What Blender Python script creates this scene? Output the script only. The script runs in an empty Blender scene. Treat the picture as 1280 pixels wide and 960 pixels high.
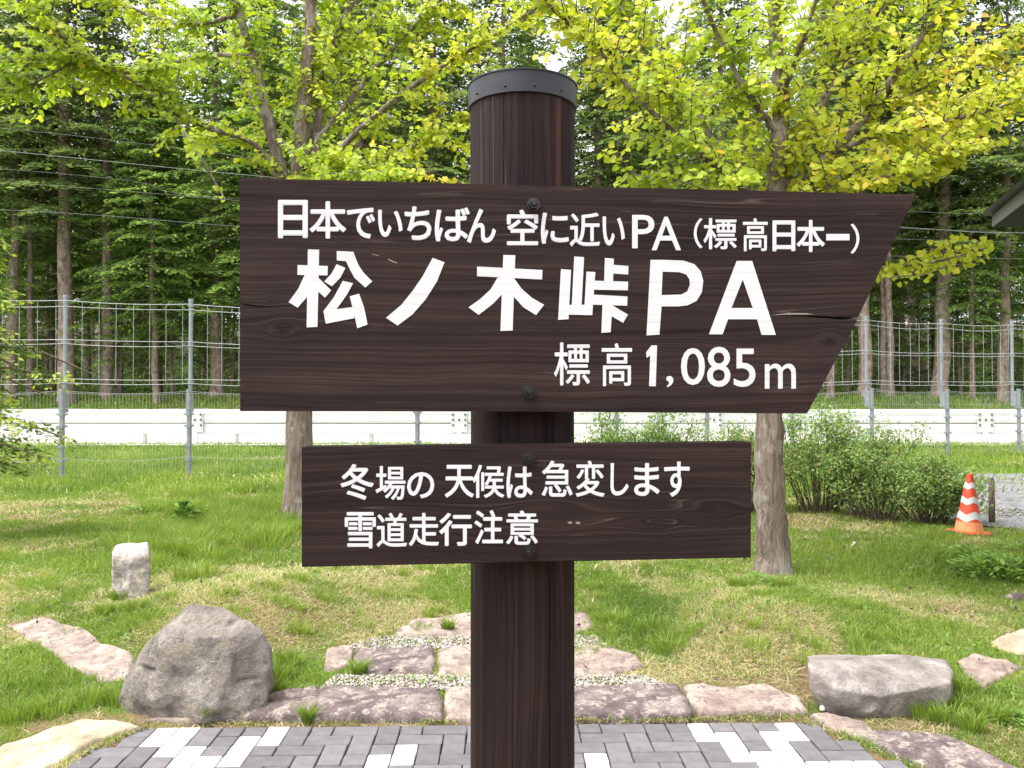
import bpy, bmesh, math, random
import numpy as np
from mathutils import Vector, noise as mnoise
from mathutils.geometry import tessellate_polygon
from math import radians as R, sin, cos, pi
random.seed(7); rng = np.random.default_rng(7)
SC = bpy.context.scene
COL = SC.collection

# ------------------------------------------------------------------ camera, light, exposure
F = 1030.0; PITCH = 0.0136; CAMZ = 1.5
cam = bpy.data.cameras.new('camera'); cam.sensor_width = 36; cam.lens = F/1280*36
cam.clip_start = 0.05; cam.clip_end = 2000
camo = bpy.data.objects.new('camera', cam); COL.objects.link(camo)
camo.location = (0, 0, CAMZ); camo.rotation_euler = (pi/2+PITCH, 0, 0)
SC.camera = camo
SUN_EL, SUN_AZ = R(68), R(-115)       # azimuth measured from +Y towards +X
w = bpy.data.worlds.new('World'); SC.world = w; w.use_nodes = True
nt = w.node_tree; nt.nodes.clear()
sky = nt.nodes.new('ShaderNodeTexSky'); sky.sky_type = 'NISHITA'; sky.sun_disc = False
sky.sun_elevation = SUN_EL; sky.sun_rotation = SUN_AZ; sky.dust_density = 4.0; sky.air_density = 1.0
hs = nt.nodes.new('ShaderNodeHueSaturation'); hs.inputs['Saturation'].default_value = 0.12
bg = nt.nodes.new('ShaderNodeBackground'); bg.inputs['Strength'].default_value = 0.15
wo = nt.nodes.new('ShaderNodeOutputWorld')
nt.links.new(sky.outputs[0], hs.inputs['Color']); nt.links.new(hs.outputs[0], bg.inputs[0]); nt.links.new(bg.outputs[0], wo.inputs[0])
sl = bpy.data.lights.new('sun', 'SUN'); sl.energy = 1.0; sl.angle = R(40); sl.color = (1, .96, .9)
so = bpy.data.objects.new('sun', sl); COL.objects.link(so)
sd = Vector((sin(SUN_AZ)*cos(SUN_EL), cos(SUN_AZ)*cos(SUN_EL), sin(SUN_EL)))
so.rotation_euler = sd.to_track_quat('Z', 'Y').to_euler()
SC.view_settings.view_transform = 'Standard'; SC.view_settings.look = 'None'
SC.view_settings.exposure = 1.82; SC.view_settings.gamma = 1.0
SC.cycles.max_bounces = 8; SC.cycles.diffuse_bounces = 6; SC.cycles.transparent_max_bounces = 8

# ------------------------------------------------------------------ numbers
def ray(px, py):
    a = (px-640)/F; b = -(py-480)/F
    return np.array([a, cos(PITCH)-b*sin(PITCH), sin(PITCH)+b*cos(PITCH)])
def at(px, py, D):
    d = ray(px, py); t = D/d[1]
    return Vector((d[0]*t, D, CAMZ+d[2]*t))
def hash2(ix, iy, s):
    n = (ix.astype(np.int64)*374761393 + iy.astype(np.int64)*668265263 + s*974634777) & 0xffffffff
    n = ((n ^ (n >> 13))*1274126177) & 0xffffffff
    return ((n ^ (n >> 16)) & 0xffff)/65535.0
def vnoise(x, y, sc, seed=0):
    x = np.asarray(x, float)*sc; y = np.asarray(y, float)*sc
    ix = np.floor(x); iy = np.floor(y); fx = x-ix; fy = y-iy
    fx = fx*fx*(3-2*fx); fy = fy*fy*(3-2*fy)
    a = hash2(ix, iy, seed); b = hash2(ix+1, iy, seed); c = hash2(ix, iy+1, seed); d = hash2(ix+1, iy+1, seed)
    return (a*(1-fx)+b*fx)*(1-fy)+(c*(1-fx)+d*fx)*fy
def sstep(a, b, x):
    t = np.clip((np.asarray(x, float)-a)/(b-a), 0, 1); return t*t*(3-2*t)
def h(x, y):
    x = np.asarray(x, float); y = np.asarray(y, float)
    z = 0.12*sstep(4.4, 6.6, y) + .06*sstep(16, 22, y) + .25*sstep(24, 31, y) + .95*sstep(31.5, 36, y)
    z = z + .7*sstep(38, 60, y) + 9*sstep(62, 120, y) + 12*sstep(120, 260, y)
    k = sstep(.75, 1.5, np.abs(x+.05)) * sstep(3.95, 4.5, y)
    z = z + k*(.20*np.exp(-((x+1.5)/1.1)**2-((y-5.4)/.75)**2) + .17*np.exp(-((x-1.5)/1.1)**2-((y-5.1)/.7)**2))
    z = z + .05*(vnoise(x, y, .9, 3)-.5)*sstep(4.2, 6, y) + .03*(vnoise(x, y, 3, 4)-.5)*sstep(4.0, 5, y)*k
    z = z - .012*(y < 4.2)
    return z
def gnd(px, py):
    d = ray(px, py); t = 2.0
    while t < 200:
        p = d*t
        if CAMZ+p[2] < float(h(p[0], p[1])): break
        t += 0.02
    return Vector((p[0], p[1], float(h(p[0], p[1]))))
def gp(px, py, z=None):
    if z is None:
        v = gnd(px, py); return (v.x, v.y)
    d = ray(px, py); t = (z-CAMZ)/d[2]; return (d[0]*t, d[1]*t)
def inpoly(x, y, poly):
    c = np.zeros(x.shape, bool); n = len(poly); j = n-1
    for i in range(n):
        xi, yi = poly[i]; xj, yj = poly[j]
        if yi != yj:
            c ^= ((yi > y) != (yj > y)) & (x < (xj-xi)*(y-yi)/(yj-yi)+xi)
        j = i
    return c

# ------------------------------------------------------------------ materials
def nodes(name):
    m = bpy.data.materials.new(name); m.use_nodes = True; n = m.node_tree
    return m, n, n.nodes['Principled BSDF'], n.nodes.new('ShaderNodeTexCoord')
def ramp(n, src, stops):
    r = n.nodes.new('ShaderNodeValToRGB'); e = r.color_ramp.elements
    while len(e) < len(stops): e.new(0.5)
    for i, (p, c) in enumerate(stops):
        e[i].position = p; e[i].color = (c[0], c[1], c[2], 1) if len(c) == 3 else c
    n.links.new(src, r.inputs[0]); return r.outputs[0]
def noi(n, co, scale, detail=4, rough=.55, dist=0.0):
    t = n.nodes.new('ShaderNodeTexNoise'); t.inputs['Scale'].default_value = scale
    t.inputs['Detail'].default_value = detail; t.inputs['Roughness'].default_value = rough
    t.inputs['Distortion'].default_value = dist
    n.links.new(co, t.inputs['Vector']); return t.outputs[0]
def mapping(n, co, sc, loc=(0, 0, 0)):
    t = n.nodes.new('ShaderNodeMapping'); t.inputs['Scale'].default_value = sc; t.inputs['Location'].default_value = loc
    n.links.new(co, t.inputs[0]); return t.outputs[0]
def mix(n, fac, a, b, mode='MIX'):
    t = n.nodes.new('ShaderNodeMix'); t.data_type = 'RGBA'; t.blend_type = mode
    for s, v in ((t.inputs[0], fac), (t.inputs[6], a), (t.inputs[7], b)):
        if isinstance(v, (int, float)): s.default_value = v
        elif isinstance(v, tuple): s.default_value = (v[0], v[1], v[2], 1)
        else: n.links.new(v, s)
    return t.outputs[2]
def M_(n, op, a, b=None, c=None):
    t = n.nodes.new('ShaderNodeMath'); t.operation = op
    for i, v in enumerate((a, b, c)):
        if v is None: continue
        if isinstance(v, (int, float)): t.inputs[i].default_value = v
        else: n.links.new(v, t.inputs[i])
    return t.outputs[0]
def bump(n, p, hgt, strength=.5, dist=.01):
    b = n.nodes.new('ShaderNodeBump'); b.inputs['Strength'].default_value = strength; b.inputs['Distance'].default_value = dist
    n.links.new(hgt, b.inputs['Height']); n.links.new(b.outputs[0], p.inputs['Normal'])
def rough(p, r, spec=.5): p.inputs['Roughness'].default_value = r; p.inputs['Specular IOR Level'].default_value = spec

def plain(name, col, ro=.6, metal=0, var=.12, scale=20, spec=.5):
    m, n, p, tc = nodes(name)
    f = noi(n, tc.outputs['Object'], scale)
    c = ramp(n, f, [(.3, tuple(c*(1-var) for c in col)), (.7, tuple(min(1, c*(1+var)) for c in col))])
    n.links.new(c, p.inputs['Base Color']); rough(p, ro, spec); p.inputs['Metallic'].default_value = metal
    return m

def wood(name, knots, vertical=False, seed=0.0, whorls=(), tone=1.0):
    """dark stained timber; grain runs round the knots"""
    m, n, p, tc = nodes(name)
    sp = n.nodes.new('ShaderNodeSeparateXYZ'); n.links.new(tc.outputs['Object'], sp.inputs[0])
    X, Y, Z = sp.outputs
    if vertical:
        at2 = M_(n, 'ARCTAN2', X, M_(n, 'MULTIPLY', Y, -1.0)); G, L = M_(n, 'MULTIPLY', at2, .1), Z
    else: G, L = Z, X
    core = None; g2 = G
    for (kx, kz, sx, sz, s, dark) in knots:
        dx = M_(n, 'SUBTRACT', L, kx); dz = M_(n, 'SUBTRACT', G, kz)
        r2 = M_(n, 'ADD', M_(n, 'POWER', M_(n, 'ABSOLUTE', M_(n, 'DIVIDE', dx, sx)), 2.0), M_(n, 'POWER', M_(n, 'ABSOLUTE', M_(n, 'DIVIDE', dz, sz)), 2.0))
        e = M_(n, 'EXPONENT', M_(n, 'MULTIPLY', r2, -1.0))
        g2 = M_(n, 'SUBTRACT', g2, M_(n, 'MULTIPLY', M_(n, 'MULTIPLY', e, dz), s))
        if dark:
            e3 = M_(n, 'EXPONENT', M_(n, 'MULTIPLY', r2, -14.0)); e3 = M_(n, 'MULTIPLY', e3, dark)
            core = e3 if core is None else M_(n, 'MAXIMUM', core, e3)
    cb = n.nodes.new('ShaderNodeCombineXYZ'); n.links.new(L, cb.inputs[0]); n.links.new(g2, cb.inputs[2]); cb.inputs[1].default_value = seed
    v = cb.outputs[0]
    warp = noi(n, mapping(n, v, (2.2, 1, 7)), 1.0, 2)
    g3 = M_(n, 'ADD', g2, M_(n, 'MULTIPLY', M_(n, 'SUBTRACT', warp, .5), .035))
    cb2 = n.nodes.new('ShaderNodeCombineXYZ'); n.links.new(L, cb2.inputs[0]); n.links.new(g3, cb2.inputs[2]); cb2.inputs[1].default_value = seed
    v2 = cb2.outputs[0]
    fine = noi(n, mapping(n, v2, (4, 1, 700)), 1.0, 3, .6)
    med = noi(n, mapping(n, v2, (1.1, 1, 150)), 1.0, 4, .6)
    big = noi(n, mapping(n, v2, (1.3, 1, 22)), 1.0, 3, .55)
    blot = noi(n, mapping(n, v, (5, 1, 9)), 1.0, 4, .6)
    base = ramp(n, big, [(.25, tuple(tone*q for q in (.0165, .0112, .0108))), (.5, tuple(tone*q for q in (.0240, .0160, .0155))), (.75, tuple(tone*q for q in (.0370, .0248, .0235)))])
    c = mix(n, .75, base, ramp(n, med, [(.32, (.45, .44, .44)), (.68, (1.45, 1.38, 1.35))]), 'MULTIPLY')
    c = mix(n, .7, c, ramp(n, fine, [(.3, (.7, .7, .7)), (.75, (1.45, 1.42, 1.4))]), 'MULTIPLY')
    c = mix(n, .6, c, ramp(n, blot, [(.3, (.75, .75, .8)), (.7, (1.25, 1.12, 1.1))]), 'MULTIPLY')
    # pale weathered lines along single rings
    rings = noi(n, mapping(n, v2, (.9, 1, 75), (3.1, seed, .7)), 1.0, 1, .4)
    line = ramp(n, rings, [(.592, (0, 0, 0)), (.600, (1, 1, 1)), (.609, (0, 0, 0))])
    brk = ramp(n, noi(n, mapping(n, v, (7, 1, 25)), 1.0, 3), [(.40, (0, 0, 0)), (.62, (.75, .75, .75))])
    c = mix(n, mix(n, 1.0, line, brk, 'MULTIPLY'), c, (.105, .075, .068))
    # little scuffs
    sc = noi(n, mapping(n, v, (55, 1, 260), (0, seed+4, 0)), 1.0, 2)
    c = mix(n, ramp(n, sc, [(.80, (0, 0, 0)), (.84, (.5, .5, .5))]), c, (.2, .17, .16))
    if core is not None: c = mix(n, core, c, (.008, .006, .006))
    for (kx, kz, sx, sz, col) in whorls:      # bare streaks where the stain has gone
        dx = M_(n, 'ABSOLUTE', M_(n, 'DIVIDE', M_(n, 'SUBTRACT', L, kx), sx)); dz = M_(n, 'ABSOLUTE', M_(n, 'DIVIDE', M_(n, 'SUBTRACT', G, M_(n, 'MULTIPLY_ADD', warp, .03, kz-.015)), sz))
        mk = M_(n, 'MULTIPLY', M_(n, 'LESS_THAN', dx, 1.0), M_(n, 'SUBTRACT', 1.0, M_(n, 'MINIMUM', M_(n, 'POWER', dz, 3.0), 1.0)))
        c = mix(n, M_(n, 'MULTIPLY', mk, .75), c, col)
    n.links.new(c, p.inputs['Base Color'])
    n.links.new(ramp(n, med, [(.3, (.75,)*3), (.7, (.6,)*3)]), p.inputs['Roughness']); p.inputs['Specular IOR Level'].default_value = .12
    hh = M_(n, 'ADD', M_(n, 'MULTIPLY', fine, .35), M_(n, 'ADD', M_(n, 'MULTIPLY', med, .8), M_(n, 'MULTIPLY', rings, .5)))
    bump(n, p, hh, .6, .002)
    return m

def leafmat(name, cols, trans=.4, tintscale=1.0, ro=.5):
    """cols: ramp over the per-leaf random value stored on the mesh"""
    m, n, p, tc = nodes(name)
    a = n.nodes.new('ShaderNodeAttribute'); a.attribute_name = 'tint'
    c = ramp(n, a.outputs['Fac'], cols)
    n.links.new(c, p.inputs['Base Color']); rough(p, ro, .25)
    t = n.nodes.new('ShaderNodeBsdfTranslucent'); n.links.new(mix(n, 1.0, c, (1.15, 1.15, .6), 'MULTIPLY'), t.inputs[0])
    s = n.nodes.new('ShaderNodeMixShader'); s.inputs[0].default_value = trans
    n.links.new(p.outputs[0], s.inputs[1]); n.links.new(t.outputs[0], s.inputs[2])
    n.links.new(s.outputs[0], n.nodes['Material Output'].inputs[0])
    return m

def stone(name, c0, c1, c2, scale=6, speck=None, lichen=None, bs=.6):
    m, n, p, tc = nodes(name); co = tc.outputs['Object']
    f = noi(n, co, scale, 6, .62, .3); c = ramp(n, f, [(.3, c0), (.5, c1), (.68, c2)])
    g = noi(n, co, scale*9, 5, .7); c = mix(n, .7, c, ramp(n, g, [(.3, (.55, .55, .55)), (.7, (1.45, 1.42, 1.4))]), 'MULTIPLY')
    if speck:
        v = n.nodes.new('ShaderNodeTexVoronoi'); v.inputs['Scale'].default_value = scale*11; n.links.new(co, v.inputs['Vector'])
        k = ramp(n, v.outputs['Distance'], [(.16, (.9,)*3), (.30, (0, 0, 0))])
        k2 = ramp(n, noi(n, co, scale*1.7, 2), [(.45, (0, 0, 0)), (.6, (1, 1, 1))])
        c = mix(n, mix(n, 1.0, k, k2, 'MULTIPLY'), c, speck)
    if lichen:
        k = ramp(n, noi(n, co, scale*2.3, 6, .75), [(.52, (0, 0, 0)), (.60, (.85,)*3)])
        c = mix(n, k, c, lichen)
    n.links.new(c, p.inputs['Base Color']); rough(p, .88, .25)
    bump(n, p, M_(n, 'ADD', M_(n, 'MULTIPLY', g, .8), f), bs, .03)
    return m

def bark(name, c0, c1, c2, sc=(18, 18, 3), patch=None):
    m, n, p, tc = nodes(name); co = tc.outputs['Object']
    f = noi(n, mapping(n, co, sc), 1.0, 6, .65, .6)
    c = ramp(n, f, [(.32, c0), (.5, c1), (.68, c2)])
    if patch:
        k = ramp(n, noi(n, mapping(n, co, (5, 5, 3.5)), 1.0, 5, .7), [(.52, (0, 0, 0)), (.58, (.8,)*3)])
        c = mix(n, k, c, patch)
    n.links.new(c, p.inputs['Base Color']); rough(p, .9, .2); bump(n, p, f, 1.0, .05)
    return m

MAT = {}
class Plane:
    def __init__(s, px, D, theta):
        s.o = at(px, 494, D); s.o.z = CAMZ; s.th = theta; s.u = Vector((cos(theta), sin(theta), 0)); s.n = Vector((-sin(theta), cos(theta), 0))
    def uv(s, px, py):
        d = Vector(ray(px, py)); c_ = Vector((0, 0, CAMZ)); t = (s.o-c_).dot(s.n)/d.dot(s.n); q = c_+d*t-s.o
        return (q.dot(s.u), q.z)
P1 = Plane(653, 1.42, .0695); P2 = Plane(653, 1.42, .037)
MAT['board'] = wood('stained_board', [(*P1.uv(353, 413), .026, .015, 1.4, .95), (*P1.uv(338, 376), .012, .008, 1.3, .9), (*P1.uv(1037, 425), .022, .015, 1.6, .95), (*P1.uv(960, 425), .12, .022, .9, 0), (*P1.uv(420, 405), .14, .03, .7, 0), (*P1.uv(700, 300), .3, .05, .35, 0)], seed=1.3)
MAT['board_low'] = wood('stained_plank', [(*P2.uv(822, 655), .060, .015, 1.6, .12), (*P2.uv(830, 630), .09, .012, 1.3, 0), (*P2.uv(895, 640), .05, .022, 1.3, 0), (*P2.uv(690, 640), .10, .03, 1.2, 0), (*P2.uv(480, 640), .15, .04, .5, 0)], seed=6.1, tone=.85)
MAT['postwood'] = wood('stained_post', [(1.20, .02, .03, .008, .6, .4)], vertical=True, seed=3.3, tone=.78,
                       whorls=[(2.0, .072, .42, .0075, (.085, .038, .026)), (2.0, -.036, .42, .0012, (.07, .045, .038)), (2.0, -.060, .42, .0009, (.08, .055, .048)), (2.0, -.090, .42, .0010, (.08, .055, .048))])
MAT['band'] = plain('black_zinc', (.020, .021, .027), .45, .2, .35, 14)
MAT['bolt'] = plain('black_bolt', (.004, .004, .005), .24, 0, .2, 90, .5)
m, n, p, tc = nodes('white_vinyl')
f = noi(n, mapping(n, tc.outputs['Object'], (8, 1, 160)), 1.0, 4)
n.links.new(ramp(n, f, [(.3, (.50, .505, .53)), (.6, (.62, .625, .645))]), p.inputs['Base Color']); rough(p, .45, .35); MAT['letter'] = m
MAT['granite'] = stone('granite', (.10, .086, .076), (.195, .172, .154), (.33, .30, .265), 5.5, speck=(.40, .37, .34), lichen=(.205, .172, .132), bs=1.0)
MAT['granite_pale'] = stone('granite_pale', (.16, .14, .125), (.30, .27, .25), (.46, .43, .41), 7, lichen=(.52, .44, .33))
MAT['granite_flat'] = stone('granite_flat', (.12, .105, .095), (.23, .205, .19), (.38, .35, .33), 6, lichen=(.22, .19, .17))
MAT['andesite'] = stone('andesite', (.075, .055, .056), (.135, .105, .104), (.25, .20, .185), 9, lichen=(.36, .30, .26))
MAT['andesite_pale'] = stone('andesite_pale', (.17, .128, .11), (.29, .23, .195), (.43, .35, .295), 8, lichen=(.145, .105, .105))
MAT['sandstone'] = stone('sandstone', (.24, .18, .12), (.36, .29, .21), (.48, .41, .32), 4, bs=.4)
def paver_mat(name, c, var):
    m, n, p, tc = nodes(name)
    oi = n.nodes.new('ShaderNodeObjectInfo')
    vv = ramp(n, oi.outputs['Random'], [(0, tuple(x*(1-var) for x in c)), (1, tuple(min(.9, x*(1+var)) for x in c))])
    g = noi(n, tc.outputs['Object'], 260, 3, .7); st = noi(n, tc.outputs['Object'], 17, 4)
    vv = mix(n, .5, vv, ramp(n, g, [(.3, (.75,)*3), (.7, (1.25,)*3)]), 'MULTIPLY')
    vv = mix(n, .8, vv, ramp(n, st, [(.3, (.74, .72, .69)), (.7, (1.12,)*3)]), 'MULTIPLY')
    n.links.new(vv, p.inputs['Base Color']); rough(p, .85, .3); bump(n, p, g, .4, .002); return m
MAT['paver'] = paver_mat('grey_paver', (.128, .121, .130), .16)
MAT['paver_white'] = paver_mat('white_paver', (.56, .555, .55), .06)
MAT['galv'] = plain('galvanised_steel', (.28, .30, .335), .45, .35, .12, 9)
MAT['wire'] = plain('galvanised_wire', (.40, .41, .42), .5, .2, .08, 9)
MAT['rail'] = plain('white_rail_paint', (.62, .62, .61), .5, 0, .06, 3)
MAT['spacer'] = plain('weathered_strip', (.36, .35, .30), .7)
MAT['hole'] = plain('dark_bolt_hole', (.10, .10, .11), .6)
MAT['cone'] = plain('orange_cone', (.60, .068, .024), .55, 0, .28, 14)
MAT['cone_pale'] = plain('faded_orange', (.80, .28, .12), .6, 0, .2, 12)
MAT['tape'] = plain('reflective_white', (.55, .55, .54), .5, 0, .15, 12)
MAT['rubber'] = plain('black_rubber', (.02, .02, .02), .7)
MAT['stake'] = bark('old_stake', (.16, .12, .09), (.24, .19, .15), (.32, .26, .21), (60, 60, 8))
MAT['roof'] = plain('dark_roof_sheet', (.035, .03, .03), .5, .2, .2, 4)
MAT['soffit'] = plain('dark_soffit', (.014, .013, .014), .8)
MAT['fascia'] = plain('grey_fascia', (.22, .21, .235), .6, 0, .08, 3)
MAT['wall'] = plain('brown_wall', (.12, .09, .07), .8)
MAT['cable'] = plain('cable_sheath', (.22, .23, .23), .5)
MAT['bark_katsura'] = bark('katsura_bark', (.12, .085, .068), (.235, .18, .145), (.37, .295, .24), (26, 26, 3.5))
MAT['bark_limb'] = bark('limb_bark', (.09, .07, .06), (.18, .145, .125), (.28, .24, .21), (22, 22, 8), patch=(.40, .37, .34))
MAT['bark_trunk'] = bark('katsura_bark_mottled', (.11, .08, .065), (.21, .165, .135), (.31, .26, .215), (26, 26, 3.5), patch=(.34, .30, .26))
MAT['bark_pine'] = bark('conifer_bark', (.11, .078, .062), (.22, .165, .13), (.33, .265, .22), (7, 7, 2.4), patch=(.33, .29, .24))
MAT['leaf'] = leafmat('katsura_leaf', [(0, (.23, .36, .035)), (.4, (.37, .47, .045)), (.7, (.51, .55, .06)), (.88, (.62, .575, .085)), (1, (.68, .48, .09))], .52)
MAT['needle_a'] = leafmat('conifer_needles', [(0, (.10, .145, .07)), (.5, (.165, .23, .092)), (.85, (.24, .33, .115)), (1, (.30, .41, .12))], .5)
MAT['needle_b'] = leafmat('larch_needles', [(0, (.11, .175, .06)), (.5, (.20, .31, .09)), (1, (.34, .48, .13))], .5)
MAT['needle_c'] = leafmat('fir_needles', [(0, (.06, .10, .03)), (.5, (.11, .18, .04)), (.75, (.28, .40, .07)), (1, (.50, .58, .10))], .35)
MAT['shrub'] = leafmat('shrub_leaf', [(0, (.12, .19, .06)), (.5, (.21, .32, .095)), (.88, (.32, .45, .13)), (1, (.42, .28, .11))], .35)
MAT['twig'] = bark('twig', (.09, .06, .05), (.15, .11, .09), (.22, .17, .14), (40, 40, 10))
MAT['weed'] = leafmat('weed_leaf', [(0, (.11, .20, .04)), (1, (.25, .40, .08))], .4)
MAT['grass'] = leafmat('grass_blade', [(0, (.09, .155, .028)), (.25, (.165, .255, .040)), (.5, (.26, .355, .062)), (.62, (.35, .40, .10)), (.75, (.44, .385, .20)), (.88, (.54, .47, .29)), (1, (.68, .62, .44))], .4)

m, n, p, tc = nodes('lawn_soil'); co = tc.outputs['Object']
a = n.nodes.new('ShaderNodeAttribute'); a.attribute_name = 'tint'
f = noi(n, co, 14, 6, .7); f2 = noi(n, co, 60, 4, .7)
gr = ramp(n, f2, [(.3, (.05, .095, .018)), (.7, (.14, .23, .04))]); st = ramp(n, f2, [(.3, (.09, .06, .035)), (.7, (.27, .20, .11))])
k = M_(n, 'ADD', a.outputs['Fac'], M_(n, 'MULTIPLY', M_(n, 'SUBTRACT', f, .5), .8))
c = mix(n, ramp(n, k, [(.2, (0, 0, 0)), (.8, (1, 1, 1))]), gr, st)
n.links.new(c, p.inputs['Base Color']); rough(p, .95, .1); bump(n, p, f2, .8, .03); MAT['ground'] = m
m, n, p, tc = nodes('gravel_ground'); co = tc.outputs['Object']
v = n.nodes.new('ShaderNodeTexVoronoi'); v.inputs['Scale'].default_value = 28; n.links.new(co, v.inputs['Vector'])
c = mix(n, .55, ramp(n, noi(n, co, 3, 4), [(.3, (.11, .102, .10)), (.7, (.18, .17, .168))]), v.outputs['Color'], 'OVERLAY')
hs_ = n.nodes.new('ShaderNodeHueSaturation'); hs_.inputs['Saturation'].default_value = .2; n.links.new(c, hs_.inputs['Color'])
n.links.new(hs_.outputs[0], p.inputs['Base Color']); rough(p, .95, .1); bump(n, p, v.outputs['Distance'], .7, .02); MAT['gravel'] = m
m, n, p, tc = nodes('asphalt'); g = noi(n, tc.outputs['Object'], 30, 5, .7)
n.links.new(ramp(n, g, [(.3, (.05, .05, .052)), (.7, (.075, .075, .078))]), p.inputs['Base Color']); rough(p, .9, .2); MAT['asphalt'] = m
MAT['concrete'] = plain('pale_concrete', (.40, .38, .36), .9, 0, .08, 3)
MAT['pebble'] = leafmat('pebble_stone', [(0, (.16, .13, .11)), (.4, (.33, .29, .26)), (.8, (.46, .43, .40)), (1, (.62, .59, .56))], 0.0)
MAT['yard_pebble'] = leafmat('yard_stone', [(0, (.10, .095, .095)), (.6, (.21, .20, .205)), (1, (.34, .33, .33))], 0.0)
MAT['sand'] = plain('joint_sand', (.16, .145, .13), .95, 0, .2, 60)
MAT['humus'] = plain('forest_litter', (.07, .065, .035), .95, 0, .4, 3)
MAT['flower'] = plain('flower_white', (.8, .8, .78), .6)

# ------------------------------------------------------------------ object helpers
def link(o, parent=None):
    COL.objects.link(o)
    if parent is not None: o.parent = parent
    return o
def tag(o, label=None, cat=None, group=None, kind=None):
    if label: o['label'] = label
    if cat: o['category'] = cat
    if group: o['group'] = group
    if kind: o['kind'] = kind
    return o
def empty(name, loc=(0, 0, 0), rz=0): 
    o = bpy.data.objects.new(name, None); o.location = loc; o.rotation_euler = (0, 0, rz); o.empty_display_size = .1
    return link(o)
def fast(name, V, Fc, mat, tint=None, parent=None, smooth=False):
    """V (n,3), Fc (m,k) same-size faces"""
    V = np.asarray(V, np.float32).reshape(-1, 3); Fc = np.asarray(Fc, np.int32)
    me = bpy.data.meshes.new(name); k = Fc.shape[1]
    me.vertices.add(len(V)); me.vertices.foreach_set('co', V.ravel())
    me.loops.add(Fc.size); me.loops.foreach_set('vertex_index', Fc.ravel())
    me.polygons.add(len(Fc)); me.polygons.foreach_set('loop_start', np.arange(0, Fc.size, k, dtype=np.int32))
    me.update(calc_edges=True); me.validate()
    if tint is not None:
        at_ = me.attributes.new('tint', 'FLOAT', 'POINT'); at_.data.foreach_set('value', np.asarray(tint, np.float32))
    if smooth: me.polygons.foreach_set('use_smooth', np.ones(len(Fc), bool))
    me.materials.append(mat); o = bpy.data.objects.new(name, me); return link(o, parent)
def obj(name, bm, mat, parent=None, smooth=False):
    me = bpy.data.meshes.new(name); bm.normal_update(); bm.to_mesh(me); bm.free(); me.materials.append(mat)
    if smooth:
        for pl in me.polygons: pl.use_smooth = True
    return link(bpy.data.objects.new(name, me), parent)
class Tubes:
    """collects tapered tubes into one mesh"""
    def __init__(s): s.V = []; s.F = []; s.n = 0
    def add(s, pts, rads, sides=6):
        pts = [Vector(q) for q in pts]; N = len(pts)
        if isinstance(rads, (int, float)): rads = [rads]*N
        up = Vector((0, 0, 1)); prev = None; b0 = s.n
        for i, q in enumerate(pts):
            d = (pts[min(i+1, N-1)]-pts[max(i-1, 0)]).normalized()
            if prev is None: a = d.cross(up if abs(d.z) < .9 else Vector((1, 0, 0))).normalized()
            else: a = (prev - d*prev.dot(d)).normalized()
            prev = a; b = d.cross(a)
            for k in range(sides):
                t = 2*pi*k/sides; v = q+(a*cos(t)+b*sin(t))*rads[i]; s.V.append((v.x, v.y, v.z))
        for i in range(N-1):
            for k in range(sides):
                k2 = (k+1) % sides; s.F.append((b0+i*sides+k, b0+i*sides+k2, b0+(i+1)*sides+k2, b0+(i+1)*sides+k))
        for k in range(0, sides, 2):     # caps
            a_ = b0+(N-1)*sides; s.F.append((a_, a_+k, a_+(k+1) % sides, a_+(k+2) % sides)) if 0 < k < sides-1 else None
        s.n += N*sides
    def build(s, name, mat, parent=None): return fast(name, s.V, s.F, mat, None, parent, True)
def box_bm(bm, c, s, rz=0, bev=0):
    r = bmesh.ops.create_cube(bm, size=1); vs = r['verts']
    for v in vs:
        x, y, z = v.co.x*s[0], v.co.y*s[1], v.co.z*s[2]
        v.co = (c[0]+x*cos(rz)-y*sin(rz), c[1]+x*sin(rz)+y*cos(rz), c[2]+z)
    if bev:
        es = list({e for v in vs for e in v.link_edges}); bmesh.ops.bevel(bm, geom=es, offset=bev, segments=1, affect='EDGES')
def prism(poly, y0, y1, bevel=0):
    """polygon in local x,z extruded along y (y0 front)"""
    bm = bmesh.new(); f = [bm.verts.new((x, y0, z)) for x, z in poly]; b = [bm.verts.new((x, y1, z)) for x, z in poly]
    N = len(poly); ff = bm.faces.new(f); fb = bm.faces.new(b[::-1])
    for i in range(N): bm.faces.new((f[i], b[i], b[(i+1) % N], f[(i+1) % N]))
    bmesh.ops.recalc_face_normals(bm, faces=bm.faces)
    if bevel:
        es = [e for e in ff.edges]+[e for e in fb.edges]
        bmesh.ops.bevel(bm, geom=es, offset=bevel, segments=2, affect='EDGES', clamp_overlap=True)
    bmesh.ops.triangulate(bm, faces=bm.faces)
    return bm

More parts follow.
